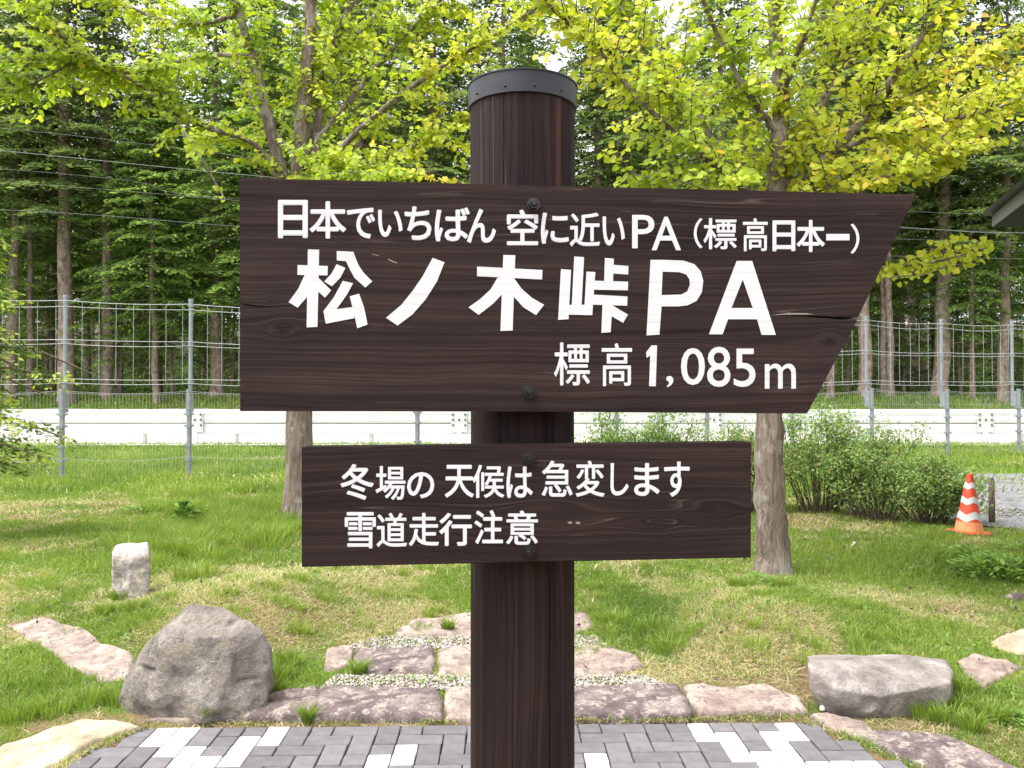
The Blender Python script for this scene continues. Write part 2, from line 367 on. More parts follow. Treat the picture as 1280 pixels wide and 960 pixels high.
# ------------------------------------------------------------------ zones on the ground
PAVE = [gp(*q, 0) for q in [(-60, 1000), (75, 962), (128, 932), (190, 908), (400, 905), (700, 901), (990, 899), (1030, 912), (1075, 930), (1112, 948), (1180, 975), (1400, 1100)]]
PAVE = [(-3.6, 1.2)] + PAVE + [(2.6, 1.2)]
FLAG = {   # name: (label, material, polygon in photo space, height)
 'a': ('purple grey edging stone tapering towards the big boulder', 'andesite', [(283, 903), (320, 884), (352, 872), (398, 862), (402, 880), (388, 904)]),
 'b': ('dark purple edging stone left of the signpost with pale flecks', 'andesite', [(392, 904), (398, 872), (412, 865), (548, 866), (553, 880), (552, 904)]),
 'c': ('edging stone directly behind the signpost', 'andesite_pale', [(557, 904), (556, 868), (640, 863), (712, 864), (713, 903)]),
 'd': ('mottled purple edging stone right of the signpost', 'andesite', [(717, 902), (717, 862), (846, 860), (869, 896), (862, 900)]),
 'e': ('pale buff edging stone right of the mottled one', 'andesite_pale', [(872, 898), (853, 862), (962, 860), (1000, 880), (1012, 897)]),
 'f': ('low brown flagstone in front of the flat rock', 'andesite_pale', [(1012, 899), (1030, 896), (1080, 908), (1100, 925), (1078, 929), (1040, 914)]),
 'g': ('large brownish purple flagstone at the bottom right', 'andesite', [(1068, 921), (1120, 915), (1165, 918), (1215, 938), (1300, 975), (1180, 972), (1118, 948)]),
 'h': ('small pale step stone at the left of the second row', 'andesite_pale', [(404, 842), (408, 815), (430, 809), (442, 812), (440, 832), (420, 842)]),
 'i': ('dark step stone in the second row left of the signpost', 'andesite', [(436, 845), (444, 812), (542, 810), (546, 830), (541, 846)]),
 'j': ('wide step stone in the second row passing behind the signpost', 'andesite_pale', [(548, 846), (548, 812), (620, 808), (710, 808), (708, 846)]),
 'k': ('step stone in the second row right of the signpost', 'andesite_pale', [(714, 846), (716, 810), (760, 808), (800, 826), (803, 836), (770, 846)]),
 'l': ('farthest step stone passing behind the signpost', 'andesite_pale', [(492, 797), (512, 776), (560, 771), (735, 769), (744, 786), (715, 797)]),
 'm': ('long pinkish flagstone in the grass at the far left', 'andesite_pale', [(8, 782), (50, 773), (100, 785), (130, 810), (168, 822), (165, 850), (130, 856), (85, 838), (50, 808)]),
 'n': ('pale sandy kerb stone left of the paving', 'sandstone', [(-60, 975), (0, 936), (60, 916), (110, 900), (165, 908), (176, 912), (120, 931), (70, 960), (20, 985)]),
 'o': ('pinkish flagstone right of the flat rock', 'andesite_pale', [(1196, 828), (1216, 820), (1262, 830), (1279, 838), (1250, 853), (1232, 864), (1210, 852)]),
 'p': ('pale flagstone at the right edge above the pinkish one', 'sandstone', [(1236, 806), (1256, 793), (1300, 784), (1340, 800), (1300, 822), (1256, 818)]),
 'q': ('thin pale stone strip under the big boulder', 'andesite_pale', [(178, 906), (215, 898), (283, 900), (281, 905), (240, 908)]),
}
FP = {k: [gp(*q) for q in v[2]] for k, v in FLAG.items()}
GRV = [[gp(*q) for q in [(425, 812), (470, 797), (600, 797), (745, 797), (760, 808), (716, 812)]],
       [gp(*q) for q in [(398, 866), (420, 846), (560, 846), (800, 846), (840, 858), (700, 864), (550, 868)]]]
YARD = [gp(*q) for q in [(1172, 650), (1176, 612), (1190, 594), (1500, 592), (1700, 640), (1320, 668), (1232, 660)]]
BOULD = [gp(150, 893), gp(165, 905), (gp(325, 903)), gp(343, 870), (gp(343, 870)[0], 4.35), (gp(150, 893)[0]+.05, 4.35)]
FLATR = [gp(1010, 880), gp(1040, 903), gp(1192, 897), (1.78+.4, 4.4), (1.5, 4.4)]
STAND = [(gp(138, 748)[0], gp(138, 748)[1]-.02), (gp(186, 748)[0], gp(186, 748)[1]-.02), (gp(186, 748)[0], gp(186, 748)[1]+.25), (gp(138, 748)[0], gp(138, 748)[1]+.25)]
EXCL = [PAVE]+[v for v in FP.values()]+[BOULD, FLATR, STAND]

DRY = [(90, 680, 120, 14, .5), (60, 640, 120, 9, .9), (110, 745, 150, 28, .8), (230, 730, 60, 22, .6), (420, 740, 120, 42, .95), (500, 775, 70, 16, 1.0),
       (330, 790, 60, 25, .6), (790, 700, 60, 14, .75), (955, 770, 110, 36, .95), (890, 805, 60, 22, .8), (1000, 828, 80, 20, .7), (1190, 768, 70, 14, .85),
       (1040, 652, 70, 14, .9), (1110, 640, 60, 12, .7), (60, 870, 60, 14, .6), (250, 760, 60, 14, .7), (730, 790, 40, 18, .6), (1180, 905, 60, 14, .6), (860, 735, 60, 20, .4), (1085, 745, 60, 16, .4),
       (480, 720, 60, 18, .8)]
LUSH = [(300, 650, 80, 40, 1), (190, 700, 60, 30, .5), (1130, 700, 120, 25, .9), (30, 870, 140, 30, .7), (830, 780, 60, 30, .9), (780, 760, 50, 20, .7), (1180, 870, 60, 25, .8), (660, 650, 60, 40, .6), (1230, 720, 60, 20, .5), (620, 740, 60, 20, .5)]
DW = []
for L_, o_ in ((DRY, 1), (LUSH, -1)):
    for (px, py, rx, ry, s) in L_:
        c_ = gnd(px, py); D = c_.y; DW.append((c_.x, c_.y, rx*D/F, max(.12, ry*D*D/(F*1.38)), s*o_))
def dry(x, y):
    v = .34 + .75*(vnoise(x, y, 1.6, 11)-.5) + .75*(vnoise(x, y, 5.5, 12)-.5) + .35*(vnoise(x, y, 14, 13)-.5)
    for (cx, cy, rx, ry, s) in DW: v = v + .66*s*np.exp(-((x-cx)/rx)**2-((y-cy)/ry)**2)
    v = np.where(y > 11.5, v*.35+.05, v)
    v = np.where((y > 12.5), v - .15 + .35*(vnoise(x, y, .8, 19) > .72), v)
    return np.clip(v, 0, 1)

# ------------------------------------------------------------------ ground, road, forest floor
xs = np.concatenate([np.linspace(-700, -60, 12), np.linspace(-50, -12, 20), np.arange(-11, 11, .11), np.linspace(11.2, 50, 22), np.linspace(60, 700, 12)])
ys = np.concatenate([np.linspace(-400, -5, 8), np.linspace(-4, 3.2, 8), np.arange(3.3, 13, .085), np.arange(13.2, 40, .4), np.linspace(41, 130, 40), np.linspace(150, 1200, 14)])
GX, GY = np.meshgrid(xs, ys); nx, ny = len(xs), len(ys)
GZ = h(GX, GY)
pv = inpoly(GX.ravel(), GY.ravel(), PAVE).reshape(GX.shape); GZ = np.where(pv, -.07, GZ)
for P_ in list(FP.values())[:5]: GZ = np.where(inpoly(GX.ravel(), GY.ravel(), P_).reshape(GX.shape), np.minimum(GZ, -.02), GZ)
rd = (GY > 20.8) & (GY < 30.6); GZ = np.where(rd, GZ-.1, GZ)
idx = np.arange(nx*ny).reshape(ny, nx)
Q = np.stack([idx[:-1, :-1], idx[:-1, 1:], idx[1:, 1:], idx[1:, :-1]], -1).reshape(-1, 4)
tin = dry(GX, GY); tin = np.where(GY > 37, 1.0, tin); tin = np.where(GY < 3.9, .9, tin)
g = fast('ground', np.stack([GX, GY, GZ], -1), Q, MAT['ground'], tin.ravel(), smooth=True); tag(g, kind='structure')
def sheet(name, x0, x1, ylist, dz, mat):
    xx = np.linspace(x0, x1, 60); A, B = np.meshgrid(xx, ylist); Z = h(A*0, B)+dz
    I = np.arange(A.size).reshape(A.shape); q = np.stack([I[:-1, :-1], I[:-1, 1:], I[1:, 1:], I[1:, :-1]], -1).reshape(-1, 4)
    return tag(fast(name, np.stack([A, B, Z], -1), q, mat), kind='structure')
sheet('road', -200, 200, np.linspace(26.4, 30.2, 6), .05, MAT['asphalt'])
sheet('road_shoulder', -200, 200, np.linspace(21.0, 26.4, 8), .035, MAT['concrete'])
for y_ in (26.8, 29.5): sheet('lane_marking', -200, 200, np.array([y_, y_+.15]), .056, MAT['rail'])
sheet('forest_floor', -90, 90, np.concatenate([np.linspace(38, 62, 12), np.linspace(64, 118, 20)]), .06, MAT['humus'])
bm = bmesh.new(); vs = [bm.verts.new((x, y, float(h(x, y))+.02)) for x, y in YARD]; bm.faces.new(vs)
yard = obj('gravel_yard', bm, MAT['gravel']); tag(yard, kind='structure')

# ------------------------------------------------------------------ paving: herringbone of 10 x 20 cm pavers
bm = bmesh.new(); vs = [bm.verts.new((x, y, -.032)) for x, y in PAVE]; bm.faces.new(vs)
pave = tag(obj('pavement', bm, MAT['sand']), kind='structure')
def paver_mesh(a, b, name):
    bm = bmesh.new(); box_bm(bm, (0, 0, -.015), (a-.006, b-.006, .03), bev=.003); me = bpy.data.meshes.new(name); bm.to_mesh(me); bm.free(); return me
PM = {}
for nm, mt in (('g', 'paver'), ('w', 'paver_white')):
    for k_, (a_, b_) in {'h': (.2, .1), 'v': (.1, .2), 's': (.1, .1)}.items():
        me = paver_mesh(a_, b_, 'paver'); me.materials.append(MAT[mt]); PM[nm+k_] = me
white = {0: [-16, -15, -11, 8, 12], 1: [-16, -15, -12, -11, 8, 9, 11, 12], 2: [-15, -14, -12, -5, 9, 11], 3: [-14, -13, -12, -5, -6, 3, 9, 10, 11],
         4: [-18, -17, -16, -15, -14, -13, -6, 3, 10, 11, 12, 13, 14], 5: [-18, -17, -13, 4, 5, 10, 14], 6: [-17, -16, -12, -7, -6, 5, 11, 13], 7: [-15, -14, -5, 4, 9, 10]}
ROT = .022; Y0 = 3.775
def cell_xy(i, j):   # cell centre -> world
    x = (i+.5)*.1; y = Y0-(j+.5)*.1; return x, y+x*ROT
kinds = {}
done = set(); rest = []
def W(i, j): return i in white.get(j, ())
npv = 0
for j in range(-3, 26):
    for i in range(-34, 30):
        if (i, j) in done: continue
        k = (i+j) % 4
        if k == 0: cells = [(i, j), (i+1, j)]
        elif k == 2: cells = [(i, j), (i, j+1)]
        else: cells = [(i, j)]
        cells = [c for c in cells if c not in done]
        ok = [bool(inpoly(np.array([cell_xy(*c)[0]]), np.array([cell_xy(*c)[1]]), PAVE)[0]) for c in cells]
        groups = []
        if len(cells) == 2 and all(ok) and not any(W(*c) for c in cells): groups = [cells]
        else: groups = [[c] for c, o_ in zip(cells, ok) if o_]
        for c in cells: done.add(c)
        for gc in groups:
            if len(gc) == 2: key = 'gh' if gc[0][1] == gc[1][1] else 'gv'
            else: key = ('w' if W(*gc[0]) else 'g')+'s'
            x = sum(cell_xy(*c)[0] for c in gc)/len(gc); y = sum(cell_xy(*c)[1] for c in gc)/len(gc)
            if npv < 290 and y > 2.7:
                o = bpy.data.objects.new('paver', PM[key]); link(o, pave); npv += 1
                o.location = (x, y, random.uniform(-.0015, .0015)); o.rotation_euler = (random.uniform(-.006, .006), random.uniform(-.006, .006), ROT+random.uniform(-.006, .006))
            else: rest.append((key, x, y))
bm = bmesh.new()
for key, x, y in rest:
    a_, b_ = {'h': (.2, .1), 'v': (.1, .2), 's': (.1, .1)}[key[1]]
    box_bm(bm, (x, y, -.015), (a_-.006, b_-.006, .03), ROT)
if rest: tag(obj('near_pavers', bm, MAT['paver'], pave), kind='stuff')
# ------------------------------------------------------------------ flagstones
def flagstone(key, lab, mat, poly, top=.03, cat='flagstone'):
    cx = sum(p_[0] for p_ in poly)/len(poly); cy = sum(p_[1] for p_ in poly)/len(poly)
    P = [Vector((a-cx, b-cy)) for a, b in poly]; NA = 72; NR = 16; V = []; Fc = []
    per = [(P[i]-P[i-1]).length for i in range(len(P))]; tot = sum(per); ring = []
    for k in range(NA):                      # evenly spaced outline, corners slightly rounded
        s = tot*k/NA; i = 0
        while s > per[(i+1) % len(P)] and i < len(P)-1: s -= per[(i+1) % len(P)]; i += 1
        ring.append(P[i].lerp(P[(i+1) % len(P)], min(1, s/max(1e-6, per[(i+1) % len(P)]))))
    z0 = float(h(cx, cy)) if key not in 'abcde' else 0
    for r in range(NR+3):
        f = min(1, (r/NR)**.8) if r <= NR else 1
        for k in range(NA):
            q = ring[k]*f; wx, wy = q.x+cx, q.y+cy
            nz = mnoise.fractal(Vector((wx*5, wy*5, ord(key))), 1, 2, 4)*.014+mnoise.noise(Vector((wx*30, wy*30, 3)))*.004
            jit = 1+(.07*mnoise.noise(Vector((wx*9, wy*9, 7))) if f > .7 else 0)
            zg = float(h(wx, wy)) if key not in 'abcde' else 0
            e = max(0, (f-.86)/.14)
            z = zg+top+nz-.018*e*e
            if r == NR+1: z = zg-.01; jit *= 1.01
            if r == NR+2: z = zg-.09; jit *= 1.0
            V.append((q.x*jit, q.y*jit, z-z0))
    for r in range(NR+2):
        for k in range(NA):
            k2 = (k+1) % NA; Fc.append((r*NA+k, r*NA+k2, (r+1)*NA+k2, (r+1)*NA+k))
    o = fast(cat if cat != 'flagstone' else 'flagstone', V, [f_[::-1] for f_ in Fc], MAT[mat], smooth=True); o.location = (cx, cy, z0)
    tag(o, lab, 'paving stone')
    return o
for k_, (lab, mt, _) in FLAG.items():
    o = flagstone(k_, lab, mt, FP[k_], top=.03 if k_ in 'abcde' else .02)
    if k_ in 'abcde': o['group'] = 'edging stones along the back of the paving'
    elif k_ in 'hijkl': o['group'] = 'step stones behind the signpost'

# ------------------------------------------------------------------ rocks
def rock(name, lab, mat, hull, sub=5, amp=.02, sc=4, seed=0, cat='rock', sharp=160, dents=()):
    c = Vector((sum(p_[0] for p_ in hull), sum(p_[1] for p_ in hull), sum(p_[2] for p_ in hull)))/len(hull)
    bm = bmesh.new()
    for p_ in hull: bm.verts.new(Vector(p_)-c)
    bmesh.ops.convex_hull(bm, input=bm.verts); bm.normal_update()
    pl = [(f.normal.copy(), f.calc_center_median().dot(f.normal)) for f in bm.faces if f.calc_area() > 1e-6]; bm.free()
    pl = [(n_ if d_ > 0 else -n_, abs(d_)) for n_, d_ in pl]
    rr_ = random.Random(seed*13+5); hp = [Vector(p_)-c for p_ in hull]
    for _ in range(34):          # chipped facets
        n_ = Vector((rr_.gauss(0, 1), rr_.gauss(0, 1), rr_.gauss(.2, .8))).normalized(); pl.append((n_, max(q.dot(n_) for q in hp)*rr_.uniform(.90, .985)))
    bm = bmesh.new(); bmesh.ops.create_icosphere(bm, subdivisions=sub, radius=1)
    Nn = np.array([list(a) for a, b in pl]); Dd = np.array([max(b, .01) for a, b in pl])
    D = np.array([list(v.co.normalized()) for v in bm.verts]); dots = D@Nn.T
    inv = np.maximum(dots, 0)/Dd; r = 1/np.power(np.sum(inv**sharp, 1), 1/sharp)
    for v, rr, d in zip(bm.verts, r, D):
        p_ = Vector(d)*rr; w_ = p_*sc+Vector((seed*7.1, 0, 0))
        k = mnoise.fractal(w_, 1, 2.1, 5)*amp + mnoise.noise(w_*.5)*amp*1.1
        vo = mnoise.voronoi(w_*.7)[0]; k += (vo[1]-vo[0])*amp*.9-.3*amp
        for (dc, dr, dp) in dents:
            q_ = (p_+c-Vector(dc)); e_ = (q_.x/dr[0])**2+(q_.y/dr[1])**2+(q_.z/dr[2])**2
            if e_ < 1: k -= dp*(1-e_)
        v.co = p_+Vector(d)*k
    o = obj(name, bm, MAT[mat], smooth=True); base = Vector((c.x, c.y, float(h(c.x, c.y))))
    for v in o.data.vertices: v.co += c-base
    o.location = base; tag(o, lab, cat); return o
D0 = gnd(250, 903).y
def H(px, py, dD, D=D0): return tuple(at(px, py, D+dD))
hull = [H(152, 906, .16), H(150, 880, .17), H(160, 845, .16), H(178, 812, .15), H(200, 788, .15), H(205, 906, -.02), H(215, 800, .05), H(262, 903, -.05), H(330, 906, .05), H(338, 880, .08), H(340, 800, .12),
        H(300, 795, .04), H(325, 782, .16), H(290, 766, .25), H(262, 752, .3), H(240, 753, .3), H(215, 772, .32), H(346, 815, .3), H(345, 865, .3), H(160, 850, .5), H(190, 800, .5), H(300, 785, .55), H(335, 850, .5)]
rock('boulder', 'big rough granite boulder on the lawn at the left of the paving', 'granite', hull, 6, .027, 6, 1, dents=((H(182, 838, .1), (.09, .2, .014), .03), (H(300, 835, .05), (.035, .2, .12), .012), (H(312, 850, .05), (.06, .2, .010), .02), (H(292, 778, .15), (.03, .2, .012), .02)))
Dr = gnd(1080, 903).y
def H2(px, py, dD): return H(px, py, dD, Dr)
hull = [H2(1000, 828, .10), H2(1022, 858, .02), H2(1050, 869, -.02), H2(1078, 872, -.03), H2(1100, 862, .0), H2(1150, 858, .02), H2(1189, 857, .06), H2(1193, 838, .2), H2(1182, 820, .40), H2(1100, 817, .42), H2(1030, 818, .42), H2(1006, 821, .3),
        H2(1014, 880, .12), H2(1045, 908, .09), H2(1100, 912, .08), H2(1180, 906, .13), H2(1190, 885, .3), H2(1050, 900, .4), H2(1165, 880, .45)]
rock('flat_rock', 'flat topped grey rock on the grass at the right of the paving', 'granite_flat', hull, 6, .010, 7, 2, dents=((H2(1085, 880, 0), (.05, .1, .05), .03), (H2(1140, 885, .03), (.03, .1, .06), .015)))
Ds = gnd(162, 748).y
def H3(px, py, dD): return H(px, py, dD, Ds)
hull = [H3(137, 760, 0), H3(140, 695, .0), H3(143, 682, .06), H3(160, 677, .1), H3(186, 678, .1), H3(189, 690, .04), H3(188, 760, 0), H3(163, 700, -.04), H3(162, 758, -.05), H3(141, 758, .22), H3(185, 758, .22), H3(145, 684, .2), H3(184, 680, .2)]
rock('standing_stone', 'small upright pale stone standing in the grass at the left', 'granite_pale', hull, 5, .013, 8, 3)
Dk = gnd(1270, 752).y
rock('dark_stone', 'low dark stone at the right edge among the weeds', 'andesite', [at(1250, 745, Dk), at(1262, 740, Dk), at(1330, 741, Dk+.1), at(1340, 758, Dk), at(1262, 754, Dk-.05), at(1290, 764, Dk), at(1280, 745, Dk+.25), at(1330, 750, Dk+.25)], 4, .01, 8, 4)
# white gravel between the steps
def pebbles(name, polys, count, r0, r1, seed, parent=None, mat='pebble'):
    ico = [(0, 0, 1), (.9, 0, .2), (.28, .86, .2), (-.73, .53, .2), (-.73, -.53, .2), (.28, -.86, .2), (0, 0, -.8)]
    fc = [(0, 1, 2), (0, 2, 3), (0, 3, 4), (0, 4, 5), (0, 5, 1), (6, 2, 1), (6, 3, 2), (6, 4, 3), (6, 5, 4), (6, 1, 5)]
    ico = np.array(ico); fc = np.array(fc); V = []; Fc = []; T = []; n_ = 0
    for poly in polys:
        px_ = np.array(poly); mn, mxx = px_.min(0), px_.max(0); A = (mxx-mn).prod(); k = int(count*A)
        x = rng.uniform(mn[0], mxx[0], k); y = rng.uniform(mn[1], mxx[1], k); ok = inpoly(x, y, poly); x, y = x[ok], y[ok]
        z = h(x, y)
        for a, b, c_ in zip(x, y, z):
            r = random.uniform(r0, r1); s = np.array([r, r*random.uniform(.7, 1.2), r*random.uniform(.5, .9)]); t = random.uniform(0, 6.28)
            q = ico*s*(1+rng.uniform(-.2, .2, (7, 1))); q = np.stack([q[:, 0]*cos(t)-q[:, 1]*sin(t), q[:, 0]*sin(t)+q[:, 1]*cos(t), q[:, 2]], -1)+np.array([a, b, c_+r*.3+.005])
            V.append(q); Fc.append(fc+n_*7); T += [random.random()]*7; n_ += 1
    return tag(fast(name, np.concatenate(V), np.concatenate(Fc), MAT[mat], T), kind='stuff')
pebbles('white_gravel', GRV, 9000, .004, .010, 1)
pebbles('yard_gravel', [YARD[:3]+[gp(1420, 592), gp(1400, 655), YARD[-1]]], 330, .012, .03, 2, mat='yard_pebble')

# ------------------------------------------------------------------ the signpost
PX, PY = .02, 1.575
sp = empty('sign_post', (PX, PY, 0)); tag(sp, 'dark brown timber signpost with two lettered boards and black metal cap', 'signpost')
cracks = [(-.036*10, 1.6, 2.04, .0020), (-.044*10, 1.30, 1.56, .0012), (.052*10, 0.2, 1.16, .0024), (-.020*10, .6, 1.03, .0007), (-.075*10, .2, 1.1, .0005), (.045*10, 1.28, 1.5, .0009)]
angs = set(np.linspace(-pi, pi, 120, endpoint=False).round(5))
for a_, z0_, z1_, w_ in cracks:
    for d_ in (-w_*10, 0, w_*10): angs.add(round(a_+d_, 5))
angs = sorted(angs); zs = sorted(set(list(np.linspace(0, 2.065, 60).round(4))+[round(v, 4) for c_ in cracks for v in (c_[1]-.03, c_[1], c_[2], c_[2]+.03) if 0 < v < 2.06]))
V = []
for z in zs:
    rr = .0985+.0015*(z > 1.6)
    for a_ in angs:
        r = rr+.0006*mnoise.noise(Vector((a_*6, z*1.5, 0)))
        for ca, c0, c1, w_ in cracks:
            wob = .012*mnoise.noise(Vector((z*4, ca*9, 1)))
            if abs(a_-ca) < 1e-4 and c0-.001 <= z <= c1+.001: r -= .006
        V.append((r*sin(a_), -r*cos(a_), z))
na = len(angs); Fc = [(i*na+k, i*na+(k+1) % na, (i+1)*na+(k+1) % na, (i+1)*na+k) for i in range(len(zs)-1) for k in range(na)]
post = fast('post', V, Fc, MAT['postwood'], parent=sp, smooth=False)
# cap band with a lip and a lid
zb, ztp = 2.045, 2.088
prof = [(.1012, zb), (.1040, zb+.001), (.1044, zb+.02), (.1044, ztp-.0035), (.1062, ztp-.003), (.1062, ztp-.0005), (.102, ztp+.001), (.0, ztp+.004)]
V = []; NS = 96
for r, z in prof:
    for k in range(NS): a_ = 2*pi*k/NS; V.append((r*sin(a_), -r*cos(a_), z))
Fc = [(i*NS+k, i*NS+(k+1) % NS, (i+1)*NS+(k+1) % NS, (i+1)*NS+k) for i in range(len(prof)-1) for k in range(NS)]
cap = fast('cap', V, Fc, MAT['band'], parent=sp)
cap.data.polygons.foreach_set('use_smooth', np.zeros(len(Fc), bool))
for a_ in (-.32, .2, .75, -.95):
    bm = bmesh.new(); bmesh.ops.create_uvsphere(bm, u_segments=10, v_segments=6, radius=.0026)
    o = obj('rivet', bm, MAT['band'], cap, True); o.location = (.1046*sin(a_), -.1046*cos(a_), zb+.012)

def glyphs():
    c_ = bpy.data.curves.new('glyph', 'FONT'); o = bpy.data.objects.new('glyph', c_); COL.objects.link(o); cache = {}
    def get(ch, off):
        if (ch, off) in cache: return cache[(ch, off)]
        c_.body = ch; c_.offset = off; c_.extrude = 0; c_.resolution_u = 4
        dg = bpy.context.evaluated_depsgraph_get(); dg.update()
        me = bpy.data.meshes.new_from_object(o.evaluated_get(dg)); V = [(v.co.x, v.co.y) for v in me.vertices]; Fc = [tuple(p_.vertices) for p_ in me.polygons]
        bpy.data.meshes.remove(me); cache[(ch, off)] = (V, Fc); return V, Fc
    def fin(): bpy.data.objects.remove(o); bpy.data.curves.remove(c_)
    return get, fin
GET, FIN = glyphs()
def letter(pl, board, ch, x0, y0, x1, y1, off=.02):
    V, Fc = GET(ch, 0.0); xs_ = [v[0] for v in V]; ys_ = [v[1] for v in V]; a0, a1, b0, b1 = min(xs_), max(xs_), min(ys_), max(ys_)
    def M(v):
        fx = (v[0]-a0)/(a1-a0); fy = (v[1]-b0)/(b1-b0); return pl.uv(x0+(x1-x0)*fx, y1+(y0-y1)*fy)
    # heavier strokes: the outline stacked a hair apart, shifted round a small circle
    k_ = off*.72*(x1-x0)/(a1-a0); A_ = []; B_ = []
    for i in range(9):
        a_ = 2*pi*i/8; dx, dy = (k_*cos(a_), k_*sin(a_)) if i < 8 else (0, 0)
        fx_ = lambda v: x0+k_+(x1-x0-2*k_)*(v[0]-a0)/(a1-a0)+dx
        fy_ = lambda v: y1-k_+(y0-y1+2*k_)*(v[1]-b0)/(b1-b0)+dy
        n0 = len(A_); A_ += [(q[0], -.0006-.00004*i, q[1]) for q in (pl.uv(fx_(v), fy_(v)) for v in V)]; B_ += [tuple(n0+t for t in f) for f in Fc]
    me = bpy.data.meshes.new('letter'); me.from_pydata(A_, [], B_); me.materials.append(MAT['letter'])
    link(bpy.data.objects.new('letter', me), board)
def strokes(pl, board, polys, zoom, holes=None):
    ox, oy, s = zoom; bm = bmesh.new()
    for k, P_ in enumerate(polys):
        yy = -.0008-.00006*k; loops = [P_]+([holes[k]] if holes and k in holes else [])
        L3 = [[Vector((pl.uv(ox+x/s, oy+y/s)[0], pl.uv(ox+x/s, oy+y/s)[1], 0)) for x, y in l_] for l_ in loops]
        vs = [bm.verts.new((q.x, yy, q.y)) for l_ in L3 for q in l_]
        for t_ in tessellate_polygon(L3): bm.faces.new([vs[i] for i in t_])
    obj('letter', bm, MAT['letter'], board)
def bolt(pl, board, px, py):
    x, z = pl.uv(px, py); bm = bmesh.new()
    def cyl(r, y0_, y1_, seg, r2=None):
        q = bmesh.ops.create_cone(bm, cap_ends=True, segments=seg, radius1=r, radius2=r if r2 is None else r2, depth=abs(y1_-y0_))
        for v in q['verts']: v.co = (v.co.x, -v.co.z+(y0_+y1_)/2, v.co.y)
    cyl(.0118, 0.0005, -.002, 28); cyl(.0094, -.002, -.0105, 6); cyl(.0062, -.0105, -.0165, 16, .0045)
    bmesh.ops.recalc_face_normals(bm, faces=bm.faces)
    o = obj('bolt', bm, MAT['bolt'], board); o.location = (x, 0, z); o.rotation_euler = (0, random.uniform(0, 1), 0)
    md = o.modifiers.new('bevel', 'BEVEL'); md.width = .0007; md.segments = 2
def board(pl, poly, mat, lab):
    o = obj('board', prism([pl.uv(*q) for q in poly], 0, .054, .0018), MAT[mat], sp)
    loc = pl.o-Vector((PX, PY, 0)); o.location = loc; o.rotation_euler = (0, 0, pl.th); o['label'] = lab; return o
b1 = board(P1, [(299, 222), (640, 231), (1145, 243), (1073, 396.5), (1045, 396.2), (1005, 394.2), (948, 394), (1005, 395.6), (1045, 398.8), (1072, 399.5), (1009, 517), (640, 514.5), (300, 514), (300, 381.5), (330, 384), (352, 382.5), (330, 383), (300, 379.8)], 'board', 'upper board cut to an arrow-like slant, with the white place name')
b2 = board(P2, [(377, 559), (939, 553), (939, 697), (377, 709)], 'board_low', 'lower rectangular board with the winter road warning')
for q in ((667, 256), (661.5, 490.5)): bolt(P1, b1, *q)
for q in ((661.5, 573.5), (661, 690)): bolt(P2, b2, *q)
T1 = [('日', 347.5, 250, 385, 298, .03), ('本', 386.9, 251.6, 433, 298.4, .028), ('で', 433.7, 259.8, 469, 298.4, .03), ('い', 472.4, 262.3, 503.3, 296.5, .03), ('ち', 505.7, 258, 539.4, 300.3, .03),
      ('ば', 543.4, 259.3, 587.3, 302, .028), ('ん', 583.7, 261, 620, 303.8, .03), ('空', 633.5, 262, 672.8, 306.7, .026), ('に', 676, 266, 711, 305, .028), ('近', 712, 266, 750, 308.3, .024), ('い', 753, 270.7, 781, 307.3, .03),
      ('P', 790, 268.7, 818, 310.6, .010), ('A', 814.5, 271, 851, 313, .012), ('（', 867, 272.7, 878, 310.6, .012), ('標', 879, 272.7, 920.8, 311.8, .018), ('高', 928.4, 272.7, 959.6, 314.4, .02),
      ('日', 965.4, 275.6, 994, 314.4, .03), ('本', 995.5, 275, 1031, 315.3, .03), ('一', 1032.5, 292.5, 1061.7, 300.7, .02), ('）', 1063, 279.7, 1074, 317.3, .012),
      ('標', 692.4, 428, 737.5, 482, .015), ('高', 752, 429, 790, 482.8, .016), (',', 832.5, 470, 841.6, 484, .005), ('0', 851, 435, 881, 481.4, .01), ('8', 883.6, 433.4, 913, 483.8, .008),
      ('5', 917, 435.7, 944.4, 483.8, .010), ('m', 955.8, 454.5, 994.8, 486, .008)]
T2 = [('冬', 425.5, 580, 467.5, 625, .026), ('場', 469.5, 582.5, 507, 625, .02), ('の', 508.8, 590, 543, 623, .026), ('天', 556, 581, 592.5, 622, .026), ('候', 590.5, 581, 630.5, 622.5, .018), ('は', 633, 583, 666, 622.5, .026),
      ('急', 677, 575.8, 715.8, 621, .02), ('変', 719.5, 575.8, 755.8, 621, .022), ('し', 763, 578.8, 785.8, 619.5, .026), ('ま', 792.5, 578.8, 824.5, 620, .026), ('す', 830, 576.8, 862, 621, .026),
      ('雪', 431, 640, 470, 685.5, .02), ('道', 470.8, 640.8, 508.8, 683.8, .02), ('走', 511, 641, 548.8, 682.5, .024), ('行', 549, 641, 590, 682.5, .028), ('注', 593, 637.5, 628.8, 680, .026), ('意', 632.5, 638, 672.5, 681, .018)]
for t_ in T1: letter(P1, b1, *t_)
for t_ in T2: letter(P2, b2, *t_)
FIN()
ZA, ZB, ZC = (340, 230, 4.2667), (620, 240, 5.0542), (720, 210, 2.9767)
